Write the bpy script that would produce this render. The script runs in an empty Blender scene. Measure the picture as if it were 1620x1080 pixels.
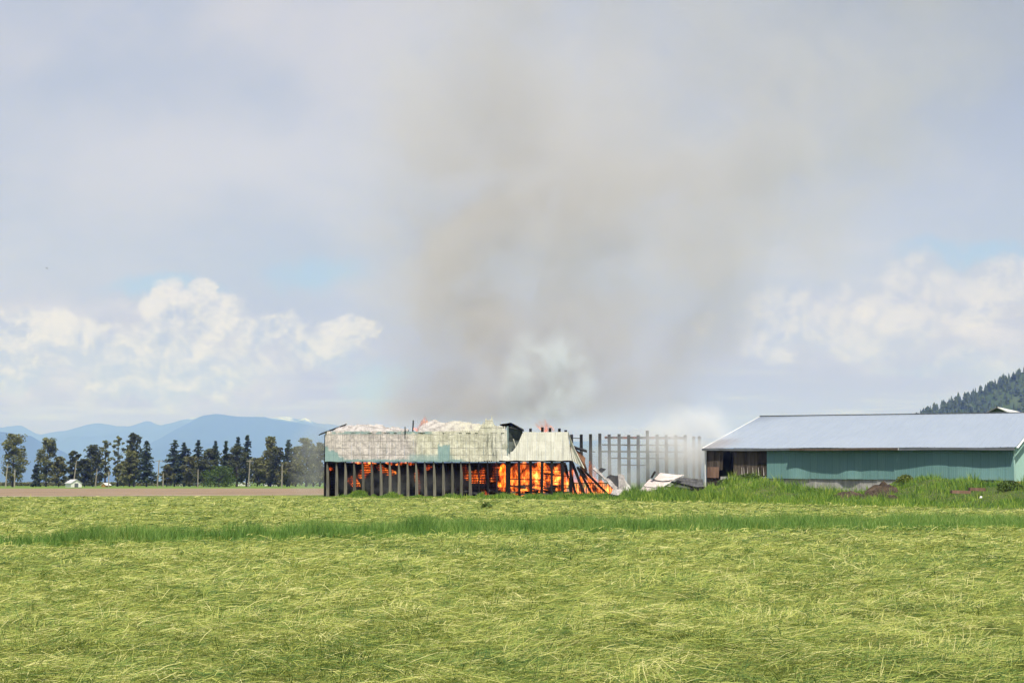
import bpy, math, random
import numpy as np
from mathutils import Vector, Matrix

rng = random.Random(11)
nrg = np.random.default_rng(11)
SC = bpy.context.scene
COL = SC.collection
R = math.radians

# ------------------------------------------------------------------ camera, sky, sun, exposure
CAM_H = 1.8
PITCH = math.atan(222 / 2250)
cam_data = bpy.data.cameras.new('camera')
cam_data.lens = 50.0
cam_data.sensor_width = 36.0
cam_data.clip_start = 0.1
cam_data.clip_end = 80000
cam = bpy.data.objects.new('camera', cam_data)
COL.objects.link(cam)
cam.location = (0, 0, CAM_H)
cam.rotation_euler = (math.pi / 2 + PITCH, 0, 0)
SC.camera = cam

SUN_DIR = Vector((0.086, -0.50, 1.0)).normalized()      # towards the sun
SUN_EL = math.asin(SUN_DIR.z)
SUN_AZ = math.atan2(SUN_DIR.x, SUN_DIR.y)
sun_data = bpy.data.lights.new('sun', 'SUN')
sun_data.energy = 5.0
sun_data.angle = R(0.55)
sun_data.color = (1.0, 0.95, 0.87)
sun = bpy.data.objects.new('sun', sun_data)
COL.objects.link(sun)
sun.location = (0, -20, 60)
sun.rotation_euler = (-SUN_DIR).to_track_quat('-Z', 'Y').to_euler()

SC.view_settings.view_transform = 'Standard'
SC.view_settings.look = 'None'
SC.view_settings.exposure = 0.2
SC.view_settings.gamma = 1.0
SC.view_settings.use_curve_mapping = False
SC.render.engine = 'CYCLES'
cy = SC.cycles
cy.max_bounces = 6
cy.diffuse_bounces = 3
cy.glossy_bounces = 2
cy.transmission_bounces = 3
cy.volume_bounces = 3
cy.transparent_max_bounces = 12
cy.volume_step_rate = 1.0
cy.volume_max_steps = 128
cy.caustics_reflective = False
cy.caustics_refractive = False
cy.sample_clamp_indirect = 5.0
cy.use_denoising = True


class N:
    """small helper that writes shader nodes"""
    def __init__(s, tree):
        s.t = tree
        s.n = tree.nodes
        s.l = tree.links

    def new(s, kind, **kw):
        n = s.n.new(kind)
        for k, v in kw.items():
            setattr(n, k, v)
        return n

    def put(s, sock, v):
        if hasattr(v, 'is_output') or isinstance(v, bpy.types.NodeSocket):
            s.l.new(v, sock)
        elif v is not None:
            if isinstance(v, (tuple, list)) and len(v) == 3 and sock.type == 'RGBA':
                v = (*v, 1)
            sock.default_value = v

    def m(s, op, a, b=None, c=None, clamp=False):
        n = s.new('ShaderNodeMath', operation=op, use_clamp=clamp)
        s.put(n.inputs[0], a)
        if b is not None: s.put(n.inputs[1], b)
        if c is not None: s.put(n.inputs[2], c)
        return n.outputs[0]

    def vm(s, op, a, b=None, scale=None):
        n = s.new('ShaderNodeVectorMath', operation=op)
        s.put(n.inputs[0], a)
        if b is not None: s.put(n.inputs[1], b)
        if scale is not None: s.put(n.inputs['Scale'], scale)
        return n.outputs[0]

    def xyz(s, v):
        n = s.new('ShaderNodeSeparateXYZ')
        s.put(n.inputs[0], v)
        return n.outputs

    def comb(s, x=0.0, y=0.0, z=0.0):
        n = s.new('ShaderNodeCombineXYZ')
        for i, v in enumerate((x, y, z)): s.put(n.inputs[i], v)
        return n.outputs[0]

    def noise(s, vec, scale, detail=3.0, rough=0.55, dist=0.0, out=0):
        n = s.new('ShaderNodeTexNoise')
        if vec is not None: s.put(n.inputs['Vector'], vec)
        n.inputs['Scale'].default_value = scale
        n.inputs['Detail'].default_value = detail
        n.inputs['Roughness'].default_value = rough
        n.inputs['Distortion'].default_value = dist
        return n.outputs[out]

    def step(s, v, a, b, lo=0.0, hi=1.0):
        n = s.new('ShaderNodeMapRange', interpolation_type='SMOOTHSTEP', clamp=True)
        s.put(n.inputs[0], v)
        s.put(n.inputs[1], a); s.put(n.inputs[2], b)
        s.put(n.inputs[3], lo); s.put(n.inputs[4], hi)
        return n.outputs[0]

    def mix(s, f, a, b, blend='MIX'):
        n = s.new('ShaderNodeMix', data_type='RGBA', blend_type=blend)
        n.clamp_factor = True
        s.put(n.inputs[0], f); s.put(n.inputs[6], a); s.put(n.inputs[7], b)
        return n.outputs[2]

    def ramp(s, f, stops, interp='LINEAR'):
        n = s.new('ShaderNodeValToRGB')
        n.color_ramp.interpolation = interp
        el = n.color_ramp.elements
        while len(el) < len(stops): el.new(0.5)
        for e, (p, c) in zip(el, stops):
            e.position = p
            e.color = (*c, 1)
        s.put(n.inputs[0], f)
        return n.outputs[0]


# the sky: Nishita behind a broken deck of bright cloud and cumulus banks low over the mountains
world = bpy.data.worlds.new('World')
SC.world = world
world.use_nodes = True
wt = world.node_tree
wt.nodes.clear()
w = N(wt)
WS = 0.1
sky = w.new('ShaderNodeTexSky', sky_type='NISHITA', sun_disc=False)
sky.sun_elevation = SUN_EL
sky.sun_rotation = SUN_AZ
sky.air_density = 1.0
sky.dust_density = 1.5
geo = w.new('ShaderNodeTexCoord')
X, Y, Z = w.xyz(geo.outputs['Generated'])
az = w.m('MULTIPLY', w.m('ARCTAN2', X, Y), 57.2958)
el = w.m('MULTIPLY', w.m('ARCSINE', Z), 57.2958)
uv = w.comb(az, el, 0.0)
warp = w.noise(uv, 0.30, 6, 0.6, 0, 1)
warp = w.vm('SUBTRACT', warp, (0.5, 0.5, 0.5))
wu = w.vm('ADD', uv, w.vm('MULTIPLY', warp, (6.0, 3.2, 0.0)))
U, V, _ = w.xyz(wu)


def puff(px, py, rx, ry, soft=0.5):
    u0, v0, ru, rv = (px - 810) / 39.46, (762 - py) / 39.46, rx / 39.46, ry / 39.46
    a = w.m('DIVIDE', w.m('SUBTRACT', U, u0), ru)
    b = w.m('DIVIDE', w.m('SUBTRACT', V, v0), rv)
    d = w.m('SQRT', w.m('ADD', w.m('MULTIPLY', a, a), w.m('MULTIPLY', b, b)))
    return w.step(d, 1.0, 1.0 - soft)


def amax(fields):
    f = fields[0]
    for g in fields[1:]: f = w.m('MAXIMUM', f, g)
    return f


CK = 1.0 / WS
cs = lambda r, g, b: (r * CK, g * CK, b * CK)
# cloud deck
deckn = w.noise(w.vm('MULTIPLY', uv, (0.045, 0.11, 1)), 1.0, 5, 0.55, 0.4)
deck = w.mix(w.step(deckn, 0.38, 0.66), cs(0.42, 0.455, 0.55), cs(0.56, 0.55, 0.585))
horiz = w.step(el, 9.0, 0.5)
deck = w.mix(horiz, deck, cs(0.35, 0.26, 0.40))
side = w.step(az, 2.0, 20.0)
deck = w.mix(w.m('MULTIPLY', side, w.step(el, 9.0, 20.0)), deck, cs(0.31, 0.34, 0.395))
bright = puff(330, 250, 480, 110, 0.9)
deck = w.mix(w.m('MULTIPLY', bright, 0.7), deck, cs(0.59, 0.58, 0.625))
# blue gaps
gap_all = w.step(w.noise(w.vm('MULTIPLY', uv, (0.03, 0.10, 1)), 1.0, 3, 0.5, 0.0, 0), 0.42, 0.56)
gap = amax([puff(500, 425, 130, 40, 0.9), puff(1540, 412, 150, 22, 0.9), puff(590, 620, 70, 60, 0.9), puff(250, 455, 150, 22, .9)])
gap = w.m('MAXIMUM', gap, w.m('MULTIPLY', gap_all, w.step(el, 22.0, 36.0)))
blue = w.vm('SCALE', sky.outputs[0], scale=1.25)
blue = w.mix(w.step(el, 40.0, 18.0, 0.1, 0.75), blue, cs(0.34, 0.47, 0.68))
col = w.mix(w.m('MULTIPLY', gap, 0.8), deck, blue)
# cumulus banks: a soft wide body low in the sky and bright heaped crowns on it
bank = amax([puff(250, 560, 420, 120, 0.9), puff(1430, 520, 330, 110, 0.9), puff(1620, 590, 200, 90, .9), puff(60, 570, 260, 110, .9), puff(-500, 560, 400, 120, .9), puff(2300, 560, 420, 130, .9)])
bn = w.noise(w.vm('MULTIPLY', uv, (0.5, 1.0, 1)), 0.5, 6, 0.6, 0.3)
bankf = w.m('MULTIPLY', bank, w.step(w.m('ADD', bn, w.m('MULTIPLY', bank, 0.45)), 0.42, 0.78))
col = w.mix(w.m('MULTIPLY', bankf, 0.85), col, w.mix(w.step(bn, 0.42, 0.66), cs(0.50, 0.47, 0.54), cs(0.78, 0.70, 0.69)))
cum = amax([puff(312, 500, 110, 66, .75), puff(110, 530, 130, 50, .75), puff(445, 520, 100, 46, .75), puff(560, 520, 60, 38, .8),
            puff(260, 580, 330, 95, 1.0), puff(20, 570, 140, 90, 1.0), puff(520, 560, 110, 70, 1.0), puff(315, 455, 30, 30, .8),
            puff(1610, 455, 110, 60, 1.0), puff(1450, 480, 260, 80, 1.0), puff(1280, 530, 260, 90, 1.0), puff(1420, 592, 90, 24, .9), puff(1540, 590, 160, 50, 1.0),
            puff(-260, 540, 210, 70, .8), puff(1900, 520, 180, 80, .8)])
cn = w.noise(uv, 0.62, 9, 0.62, 0.3)
cn2 = w.noise(w.vm('ADD', uv, (-0.20, 0.45, 0.0)), 0.62, 9, 0.62, 0.3)
lit = w.m('SUBTRACT', cn, cn2)
lit = w.step(w.m('ADD', lit, w.m('MULTIPLY', w.step(el, 3.0, 7.6), 0.13)), -0.10, 0.22)
ccol = w.mix(lit, cs(0.41, 0.43, 0.55), cs(0.77, 0.715, 0.70))
cfac = w.step(w.m('ADD', cum, w.m('MULTIPLY', w.m('SUBTRACT', cn, 0.5), 1.8)), 0.10, 0.74)
col = w.mix(w.m('MULTIPLY', cfac, w.m('MULTIPLY', w.step(cum, 0.0, 0.25), w.step(az, 4.0, 9.0, 0.82, 0.5))), col, ccol)
# thin layered streaks low down
st = w.noise(w.vm('MULTIPLY', uv, (0.10, 1.3, 1)), 1.0, 4, 0.6, 0.3)
stf = w.m('MULTIPLY', w.step(st, 0.5, 0.68), w.step(el, 5.5, 3.0))
col = w.mix(w.m('MULTIPLY', stf, 0.55), col, cs(0.62, 0.60, 0.62))
bg = w.new('ShaderNodeBackground')
bg.inputs[1].default_value = WS
wt.links.new(col, bg.inputs[0])
wo = w.new('ShaderNodeOutputWorld')
wt.links.new(bg.outputs[0], wo.inputs[0])
world.cycles.sampling_method = 'MANUAL'
world.cycles.sample_map_resolution = 512


# ------------------------------------------------------------------ helpers
def link(o, parent=None):
    COL.objects.link(o)
    if parent is not None:
        o.parent = parent
    return o


def tag(o, label=None, cat=None, group=None, kind=None):
    if label: o['label'] = label
    if cat: o['category'] = cat
    if group: o['group'] = group
    if kind: o['kind'] = kind
    return o


def thing(name, label, cat, loc=(0, 0, 0), rot=(0, 0, 0), group=None):
    o = bpy.data.objects.new(name, None)
    o.empty_display_size = 0.5
    link(o)
    o.location = loc
    o.rotation_euler = rot
    return tag(o, label, cat, group)


class MB:
    """collects shapes and links them as ONE mesh object"""
    def __init__(s):
        s.v, s.f = [], []

    def add(s, verts, faces):
        k = len(s.v)
        s.v += [tuple(p) for p in verts]
        s.f += [tuple(i + k for i in f) for f in faces]
        return s

    def box(s, x0, x1, y0, y1, z0, z1, mat=None):
        v = [Vector(p) for p in ((x0, y0, z0), (x1, y0, z0), (x1, y1, z0), (x0, y1, z0), (x0, y0, z1), (x1, y0, z1), (x1, y1, z1), (x0, y1, z1))]
        if mat is not None: v = [mat @ p for p in v]
        return s.add(v, [(0, 3, 2, 1), (4, 5, 6, 7), (0, 1, 5, 4), (1, 2, 6, 5), (2, 3, 7, 6), (3, 0, 4, 7)])

    def bar(s, a, b, w0, d0, w1=None, d1=None):
        """a squared timber from a to b"""
        a, b = Vector(a), Vector(b)
        z = (b - a).normalized()
        ref = Vector((0, 1, 0)) if abs(z.y) < 0.9 else Vector((1, 0, 0))
        x = ref.cross(z).normalized()
        y = z.cross(x).normalized()
        w1 = w0 if w1 is None else w1
        d1 = d0 if d1 is None else d1
        v = []
        for p, ww, dd in ((a, w0, d0), (b, w1, d1)):
            for i, j in ((-1, -1), (1, -1), (1, 1), (-1, 1)):
                v.append(p + x * i * ww / 2 + y * j * dd / 2)
        return s.add(v, [(3, 2, 1, 0), (4, 5, 6, 7), (0, 1, 5, 4), (1, 2, 6, 5), (2, 3, 7, 6), (3, 0, 4, 7)])

    def tube(s, pts, radii, n=6):
        pts = [Vector(p) for p in pts]
        k = len(s.v)
        for i, p in enumerate(pts):
            d = (pts[min(i + 1, len(pts) - 1)] - pts[max(i - 1, 0)]).normalized()
            ref = Vector((1, 0, 0)) if abs(d.x) < 0.8 else Vector((0, 1, 0))
            x = d.cross(ref).normalized()
            y = d.cross(x)
            for j in range(n):
                t = 2 * math.pi * j / n
                s.v.append(tuple(p + (x * math.cos(t) + y * math.sin(t)) * radii[i]))
        for i in range(len(pts) - 1):
            for j in range(n):
                a, b = k + i * n + j, k + i * n + (j + 1) % n
                s.f.append((a, b, b + n, a + n))
        s.f.append(tuple(k + j for j in reversed(range(n))))
        s.f.append(tuple(k + (len(pts) - 1) * n + j for j in range(n)))
        return s

    def grid(s, rows):
        """rows: list of equally long lists of points"""
        n = len(rows[0])
        k = len(s.v)
        for r in rows: s.v += [tuple(p) for p in r]
        for i in range(len(rows) - 1):
            for j in range(n - 1):
                a = k + i * n + j
                s.f.append((a, a + 1, a + n + 1, a + n))
        return s

    def build(s, name, mat, parent=None, smooth=False):
        me = bpy.data.meshes.new(name)
        me.from_pydata(s.v, [], s.f)
        me.update()
        if smooth:
            me.polygons.foreach_set('use_smooth', [True] * len(me.polygons))
        if mat: me.materials.append(mat)
        return link(bpy.data.objects.new(name, me), parent)


def np_tris(name, verts, tris, mat, smooth=False):
    me = bpy.data.meshes.new(name)
    nv, nt = len(verts), len(tris)
    me.vertices.add(nv)
    me.vertices.foreach_set('co', np.ascontiguousarray(verts, np.float32).ravel())
    me.loops.add(nt * 3)
    me.loops.foreach_set('vertex_index', np.ascontiguousarray(tris, np.int32).ravel())
    me.polygons.add(nt)
    me.polygons.foreach_set('loop_start', np.arange(0, nt * 3, 3, dtype=np.int32))
    me.update(calc_edges=True)
    if smooth: me.polygons.foreach_set('use_smooth', np.ones(nt, bool))
    if mat: me.materials.append(mat)
    return bpy.data.objects.new(name, me)


def vnoise(x, y, seed=0):
    """value noise in [0, 1] on arrays"""
    x = np.asarray(x, float); y = np.asarray(y, float)
    xi, yi = np.floor(x).astype(np.int64), np.floor(y).astype(np.int64)
    fx, fy = x - xi, y - yi
    fx, fy = fx * fx * (3 - 2 * fx), fy * fy * (3 - 2 * fy)

    def h(a, b):
        n = (a * 374761393 + b * 668265263 + seed * 974634777) & 0x7fffffff
        n = ((n ^ (n >> 13)) * 1274126177) & 0x7fffffff
        return ((n ^ (n >> 16)) & 0xffff) / 65535.0
    return (h(xi, yi) * (1 - fx) + h(xi + 1, yi) * fx) * (1 - fy) + (h(xi, yi + 1) * (1 - fx) + h(xi + 1, yi + 1) * fx) * fy


def fbm(x, y, seed=0, octv=4):
    r, a, t = 0.0, 1.0, 0.0
    for i in range(octv):
        r = r + a * vnoise(x * 2 ** i, y * 2 ** i, seed + i)
        t += a
        a *= 0.5
    return r / t


def sstep(v, a, b):
    t = np.clip((v - a) / (b - a), 0, 1)
    return t * t * (3 - 2 * t)


FE = 2261.0
def PX(px, Y): return (px - 810) / FE * Y                  # a bearing at a distance
def PZ(py, Y): return CAM_H + (762 - py) / FE * Y


# ------------------------------------------------------------------ materials
def material(name):
    m = bpy.data.materials.new(name)
    m.use_nodes = True
    m.node_tree.nodes.clear()
    return m, N(m.node_tree)


def finish(m, n, colour, rough=0.8, metal=0.0, bump=None, bump_d=0.02, spec=0.3, transl=0.0):
    b = n.new('ShaderNodeBsdfPrincipled')
    n.put(b.inputs['Base Color'], colour)
    n.put(b.inputs['Roughness'], rough)
    n.put(b.inputs['Metallic'], metal)
    n.put(b.inputs['Specular IOR Level'], spec)
    if bump is not None:
        bn = n.new('ShaderNodeBump')
        bn.inputs['Strength'].default_value = 1.0
        bn.inputs['Distance'].default_value = bump_d
        n.put(bn.inputs['Height'], bump)
        n.l.new(bn.outputs[0], b.inputs['Normal'])
    out = n.new('ShaderNodeOutputMaterial')
    if transl > 0:
        t = n.new('ShaderNodeBsdfTranslucent')
        n.put(t.inputs[0], colour)
        mx = n.new('ShaderNodeMixShader')
        mx.inputs[0].default_value = transl
        n.l.new(b.outputs[0], mx.inputs[1]); n.l.new(t.outputs[0], mx.inputs[2])
        n.l.new(mx.outputs[0], out.inputs[0])
    else:
        n.l.new(b.outputs[0], out.inputs[0])
    return m


def simple(name, c, var=0.25, scale=2.0, rough=0.8, spec=0.3, metal=0.0):
    m, n = material(name)
    tc = n.new('ShaderNodeTexCoord').outputs['Object']
    f = n.noise(tc, scale, 5, 0.65)
    lo = tuple(max(0, x * (1 - var)) for x in c)
    hi = tuple(min(1, x * (1 + var)) for x in c)
    return finish(m, n, n.mix(n.step(f, 0.3, 0.7), lo, hi), rough, metal, spec=spec)


def island(n):
    return n.new('ShaderNodeNewGeometry').outputs['Random Per Island']


def blade_mat(name, stops, patch=None, scale=0.25, transl=0.3, rough=0.6):
    """each blade its own colour, shifting in patches over the field"""
    m, n = material(name)
    pos = n.new('ShaderNodeNewGeometry').outputs['Position']
    a = island(n)
    p = n.noise(pos, scale, 4, 0.6)
    f = n.m('ADD', n.m('MULTIPLY', a, 0.72), n.m('MULTIPLY', n.m('SUBTRACT', p, 0.36), 1.0), clamp=True)
    return finish(m, n, n.ramp(f, stops), rough, transl=transl, spec=0.25)


def hay_mat():
    m, n = material('cut_hay_blades')
    a = n.new('ShaderNodeAttribute', attribute_name='tone').outputs['Fac']
    c = n.ramp(a, [(0.0, (0.022, 0.062, 0.014)), (0.22, (0.06, 0.135, 0.026)), (0.42, (0.17, 0.25, 0.05)), (0.58, (0.33, 0.385, 0.08)), (0.80, (0.47, 0.485, 0.12)), (1.0, (0.66, 0.625, 0.27))])
    return finish(m, n, c, 0.6, transl=0.22, spec=0.25)


HAY = hay_mat()
TALL = blade_mat('tall_grass_blades', [(0.0, (0.05, 0.13, 0.025)), (0.35, (0.14, 0.28, 0.055)), (0.7, (0.25, 0.40, 0.09)), (1.0, (0.42, 0.50, 0.15))], scale=0.35, transl=0.35)
WEED = blade_mat('weedy_grass_blades', [(0.0, (0.03, 0.09, 0.018)), (0.33, (0.11, 0.23, 0.038)), (0.62, (0.26, 0.41, 0.055)), (1.0, (0.50, 0.54, 0.11))], scale=0.16, transl=0.35)


def ground_mat(name, stops, scale, stretch=(1, 1, 1), detail=8, bump=0.03):
    m, n = material(name)
    pos = n.new('ShaderNodeNewGeometry').outputs['Position']
    p = n.vm('MULTIPLY', pos, stretch)
    f = n.noise(p, scale, detail, 0.7)
    g = n.noise(pos, scale * 0.07, 4, 0.6)
    v = n.m('ADD', n.m('MULTIPLY', f, 0.75), n.m('MULTIPLY', g, 0.35))
    return finish(m, n, n.ramp(v, stops), 0.95, bump=f, bump_d=bump, spec=0.1)


M_FIELD = ground_mat('mown_field', [(0.30, (0.035, 0.06, 0.015)), (0.48, (0.11, 0.145, 0.033)), (0.60, (0.24, 0.265, 0.065)), (0.75, (0.40, 0.38, 0.13))], 2.2, (1, 1.6, 1), bump=0.06)
M_FAR = ground_mat('pasture', [(0.3, (0.05, 0.10, 0.02)), (0.55, (0.13, 0.21, 0.04)), (0.75, (0.22, 0.28, 0.07))], 0.6, (0.4, 1, 1), bump=0.1)
M_SOIL = ground_mat('ploughed_soil', [(0.3, (0.10, 0.07, 0.045)), (0.5, (0.22, 0.158, 0.108)), (0.72, (0.35, 0.26, 0.185))], 0.8, (0.5, 1.6, 1), bump=0.25)
M_TRACK = ground_mat('gravel_track', [(0.3, (0.24, 0.23, 0.18)), (0.6, (0.38, 0.37, 0.28))], 1.0, bump=0.03)
M_BANK = ground_mat('bank_earth', [(0.35, (0.035, 0.06, 0.018)), (0.55, (0.07, 0.10, 0.025)), (0.75, (0.12, 0.13, 0.04))], 1.5, bump=0.1)
M_DIRT = ground_mat('bare_dirt', [(0.3, (0.022, 0.016, 0.012)), (0.5, (0.06, 0.045, 0.033)), (0.72, (0.15, 0.11, 0.08))], 1.6, bump=0.15)
M_HILL = ground_mat('wooded_hillside', [(0.3, (0.02, 0.035, 0.014)), (0.5, (0.045, 0.07, 0.025)), (0.7, (0.085, 0.11, 0.04))], 0.012, (1, 0.6, 1), bump=2.0)

# charred and weathered timber
def wood(name, dark, light, stretch=(6, 6, 0.6), rough=0.85):
    m, n = material(name)
    tc = n.new('ShaderNodeTexCoord').outputs['Object']
    oi = n.new('ShaderNodeObjectInfo').outputs['Random']
    p = n.vm('ADD', n.vm('MULTIPLY', tc, stretch), n.comb(oi, oi, n.m('MULTIPLY', oi, 9.0)))
    f = n.noise(p, 1.0, 6, 0.65)
    f = n.m('ADD', n.m('MULTIPLY', f, 0.8), n.m('MULTIPLY', oi, 0.25))
    return finish(m, n, n.mix(n.step(f, 0.3, 0.8), dark, light), rough, bump=f, bump_d=0.02, spec=0.06)


M_CHAR = wood('charred_timber', (0.006, 0.006, 0.006), (0.035, 0.032, 0.03))
M_POST = wood('sooty_grey_post', (0.085, 0.08, 0.064), (0.24, 0.225, 0.18))
M_PALE = wood('pale_post', (0.28, 0.26, 0.24), (0.55, 0.50, 0.46))
M_BOARDD = wood('dark_weathered_board', (0.035, 0.028, 0.022), (0.13, 0.105, 0.085))
M_BOARDL = wood('brown_board', (0.14, 0.085, 0.06), (0.30, 0.19, 0.14))
M_FRAME = wood('scorched_post', (0.012, 0.012, 0.013), (0.05, 0.047, 0.047))
M_POLE = wood('utility_pole_wood', (0.25, 0.22, 0.18), (0.42, 0.38, 0.32))
M_SOOT = simple('soot_black_sheet', (0.022, 0.022, 0.024), 0.5, 1.2, 0.6)
M_DGREY = simple('dark_grey_debris', (0.07, 0.07, 0.075), 0.6, 1.6, 0.7)
M_RUST = simple('rust_brown_sheet', (0.17, 0.085, 0.045), 0.6, 1.4, 0.75)
M_WHITE = simple('white_paint', (0.78, 0.78, 0.76), 0.08, 1.0, 0.5)
M_GUTTER = simple('grey_gutter', (0.12, 0.13, 0.145), 0.2, 1.0, 0.6, 0.1)
M_INSUL = simple('dark_insulator', (0.08, 0.07, 0.06), 0.2, 4, 0.4)
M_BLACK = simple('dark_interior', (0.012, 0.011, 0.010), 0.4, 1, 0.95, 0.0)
M_ORANGE = simple('orange_brown_wall', (0.45, 0.24, 0.08), 0.3, 1, 0.8)
M_YELLOW = simple('ochre_wall', (0.62, 0.42, 0.10), 0.2, 0.7, 0.8)
M_SUN_GREEN = simple('sunlit_green_sheet', (0.40, 0.60, 0.54), 0.06, 0.6, 0.5)  # gable end's green made lighter, its sunlight put into the colour


def teal_mat():
    m, n = material('teal_wall_sheet')
    tc = n.new('ShaderNodeTexCoord').outputs['Object']
    x, y, z = n.xyz(tc)
    oi = n.new('ShaderNodeObjectInfo').outputs['Random']
    c = n.mix(oi, (0.125, 0.25, 0.25), (0.145, 0.275, 0.27))
    streak = n.noise(n.vm('MULTIPLY', tc, (5, 5, 0.35)), 1.0, 5, 0.6)
    c = n.mix(n.m('MULTIPLY', n.step(streak, 0.5, 0.75), 0.35), c, (0.20, 0.31, 0.29))
    grime = n.m('MULTIPLY', n.step(z, 0.7, 0.0), n.step(n.noise(tc, 1.3, 5, 0.6), 0.45, 0.7))
    c = n.mix(n.m('MULTIPLY', grime, 0.4), c, (0.16, 0.22, 0.19))
    return finish(m, n, c, 0.5, spec=0.35)


def scorched_mat():
    """painted cladding burnt to white, yellow and grey, with teal paint left in places"""
    m, n = material('scorched_cladding')
    tc = n.new('ShaderNodeTexCoord').outputs['Object']
    x, y, z = n.xyz(tc)
    big = n.noise(tc, 0.35, 5, 0.6)
    fine = n.noise(tc, 2.2, 6, 0.7)
    streak = n.noise(n.vm('MULTIPLY', tc, (4.5, 4.5, 0.45)), 1.0, 6, 0.7)
    pink = n.mix(n.step(fine, 0.35, 0.65), (0.45, 0.415, 0.41), (0.80, 0.735, 0.715))
    yell = n.mix(n.step(fine, 0.35, 0.65), (0.54, 0.525, 0.42), (0.82, 0.80, 0.68))
    cream = n.mix(n.step(fine, 0.3, 0.7), (0.76, 0.74, 0.66), (0.86, 0.85, 0.79))
    c = n.mix(n.step(n.m('ADD', x, n.m('MULTIPLY', n.m('SUBTRACT', big, 0.5), 5.0)), 10.2, 12.0), pink, yell)
    c = n.mix(n.step(x, 19.5, 23.0), c, cream)
    # soot lines where the girts and posts behind the sheets stay cooler
    gz = n.m('ABSOLUTE', n.m('SUBTRACT', n.m('FRACT', n.m('DIVIDE', n.m('ADD', n.m('SUBTRACT', z, 4.29), n.m('MULTIPLY', n.m('SUBTRACT', fine, 0.5), 0.22)), 0.83)), 0.5))
    gl = n.step(gz, 0.42, 0.47)
    gx = n.m('ABSOLUTE', n.m('SUBTRACT', n.m('FRACT', n.m('DIVIDE', n.m('ADD', n.m('SUBTRACT', x, 0.20), n.m('MULTIPLY', n.m('SUBTRACT', fine, 0.5), 0.15)), 1.10)), 0.5))
    gp = n.step(gx, 0.44, 0.485)
    lines = n.m('MAXIMUM', n.m('MULTIPLY', gl, n.step(n.noise(tc, 1.1, 3, 0.6), 0.36, 0.62)), n.m('MULTIPLY', gp, n.step(n.noise(tc, 0.8, 4, 0.7), 0.35, 0.7, 0.1, 0.9)))
    lines = n.m('MULTIPLY', lines, n.step(x, 23.2, 21.5, 0.10, 0.70))
    c = n.mix(lines, c, (0.15, 0.14, 0.13))
    ribl = n.noise(n.vm('MULTIPLY', tc, (11, 1, 0.25)), 1.0, 3, 0.6)
    c = n.mix(n.m('MULTIPLY', n.step(ribl, 0.5, 0.68), 0.42), c, (0.20, 0.19, 0.18))
    soot = n.m('MULTIPLY', n.step(streak, 0.55, 0.75), n.step(x, 23, 20.5, 0.03, 0.8))
    c = n.mix(soot, c, (0.22, 0.21, 0.20))
    # black run marks round the ragged part
    bl = n.m('MULTIPLY', n.m('MULTIPLY', n.step(n.m('ABSOLUTE', n.m('SUBTRACT', x, 19.9)), 2.4, 0.6), n.step(streak, 0.46, 0.6)), n.m('MULTIPLY', n.step(big, 0.35, 0.6), n.step(z, 8.1, 7.2)))
    c = n.mix(n.m('MULTIPLY', bl, 0.8), c, (0.06, 0.075, 0.06))
    # teal that did not burn: low at the near corner, one panel, the bottom edge and under the eave
    wob = n.m('MULTIPLY', n.m('SUBTRACT', fine, 0.5), 1.6)
    t1 = n.step(n.m('ADD', n.m('ADD', n.m('MULTIPLY', x, 0.62), n.m('SUBTRACT', z, 4.3)), wob), 2.1, 1.6)
    t2 = n.m('MULTIPLY', n.step(n.m('ABSOLUTE', n.m('SUBTRACT', x, 14.65)), 0.85, 0.65), n.step(n.m('ADD', z, wob), 6.4, 6.1))
    t3 = n.m('MULTIPLY', n.step(n.m('ADD', z, n.m('MULTIPLY', wob, 0.25)), 4.62, 4.5), n.step(x, 17.5, 16.5))
    t4 = n.m('MULTIPLY', n.step(n.m('ADD', z, n.m('MULTIPLY', wob, 0.5)), 5.35, 4.9), n.step(n.m('ABSOLUTE', n.m('SUBTRACT', x, 13.0)), 3.2, 2.2))
    t5 = n.m('MULTIPLY', n.step(z, 7.62, 7.72), n.m('MULTIPLY', n.step(x, 13.8, 12.5), n.step(n.noise(tc, 0.9, 3, 0.6), 0.42, 0.5)))
    teal = n.m('MAXIMUM', n.m('MAXIMUM', t1, t2), n.m('MAXIMUM', n.m('MAXIMUM', t3, n.m('MULTIPLY', t4, 0.75)), n.m('MULTIPLY', t5, 0.85)))
    c = n.mix(n.m('MULTIPLY', teal, 0.9), c, n.mix(fine, (0.20, 0.335, 0.345), (0.30, 0.45, 0.45)))
    return finish(m, n, c, 0.75, bump=fine, bump_d=0.02, spec=0.2)


def ash_white_mat():
    m, n = material('ash_white_sheet')
    tc = n.new('ShaderNodeTexCoord').outputs['Object']
    x, y, z = n.xyz(tc)
    f = n.noise(tc, 1.3, 7, 0.75)
    c = n.mix(n.step(f, 0.36, 0.60), (0.24, 0.22, 0.215), (0.47, 0.44, 0.43))
    c = n.mix(n.m('MULTIPLY', n.step(x, 12.0, 19.0), n.step(f, 0.3, 0.6)), c, (0.44, 0.43, 0.34))
    s = n.noise(n.vm('MULTIPLY', tc, (3.5, 1, 1)), 1.0, 5, 0.7)
    c = n.mix(n.m('MULTIPLY', n.step(s, 0.56, 0.72), n.step(x, 20.0, 17.0, 0.2, 0.7)), c, (0.25, 0.27, 0.27))
    return finish(m, n, c, 0.8, bump=f, bump_d=0.03, spec=0.2)


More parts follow.
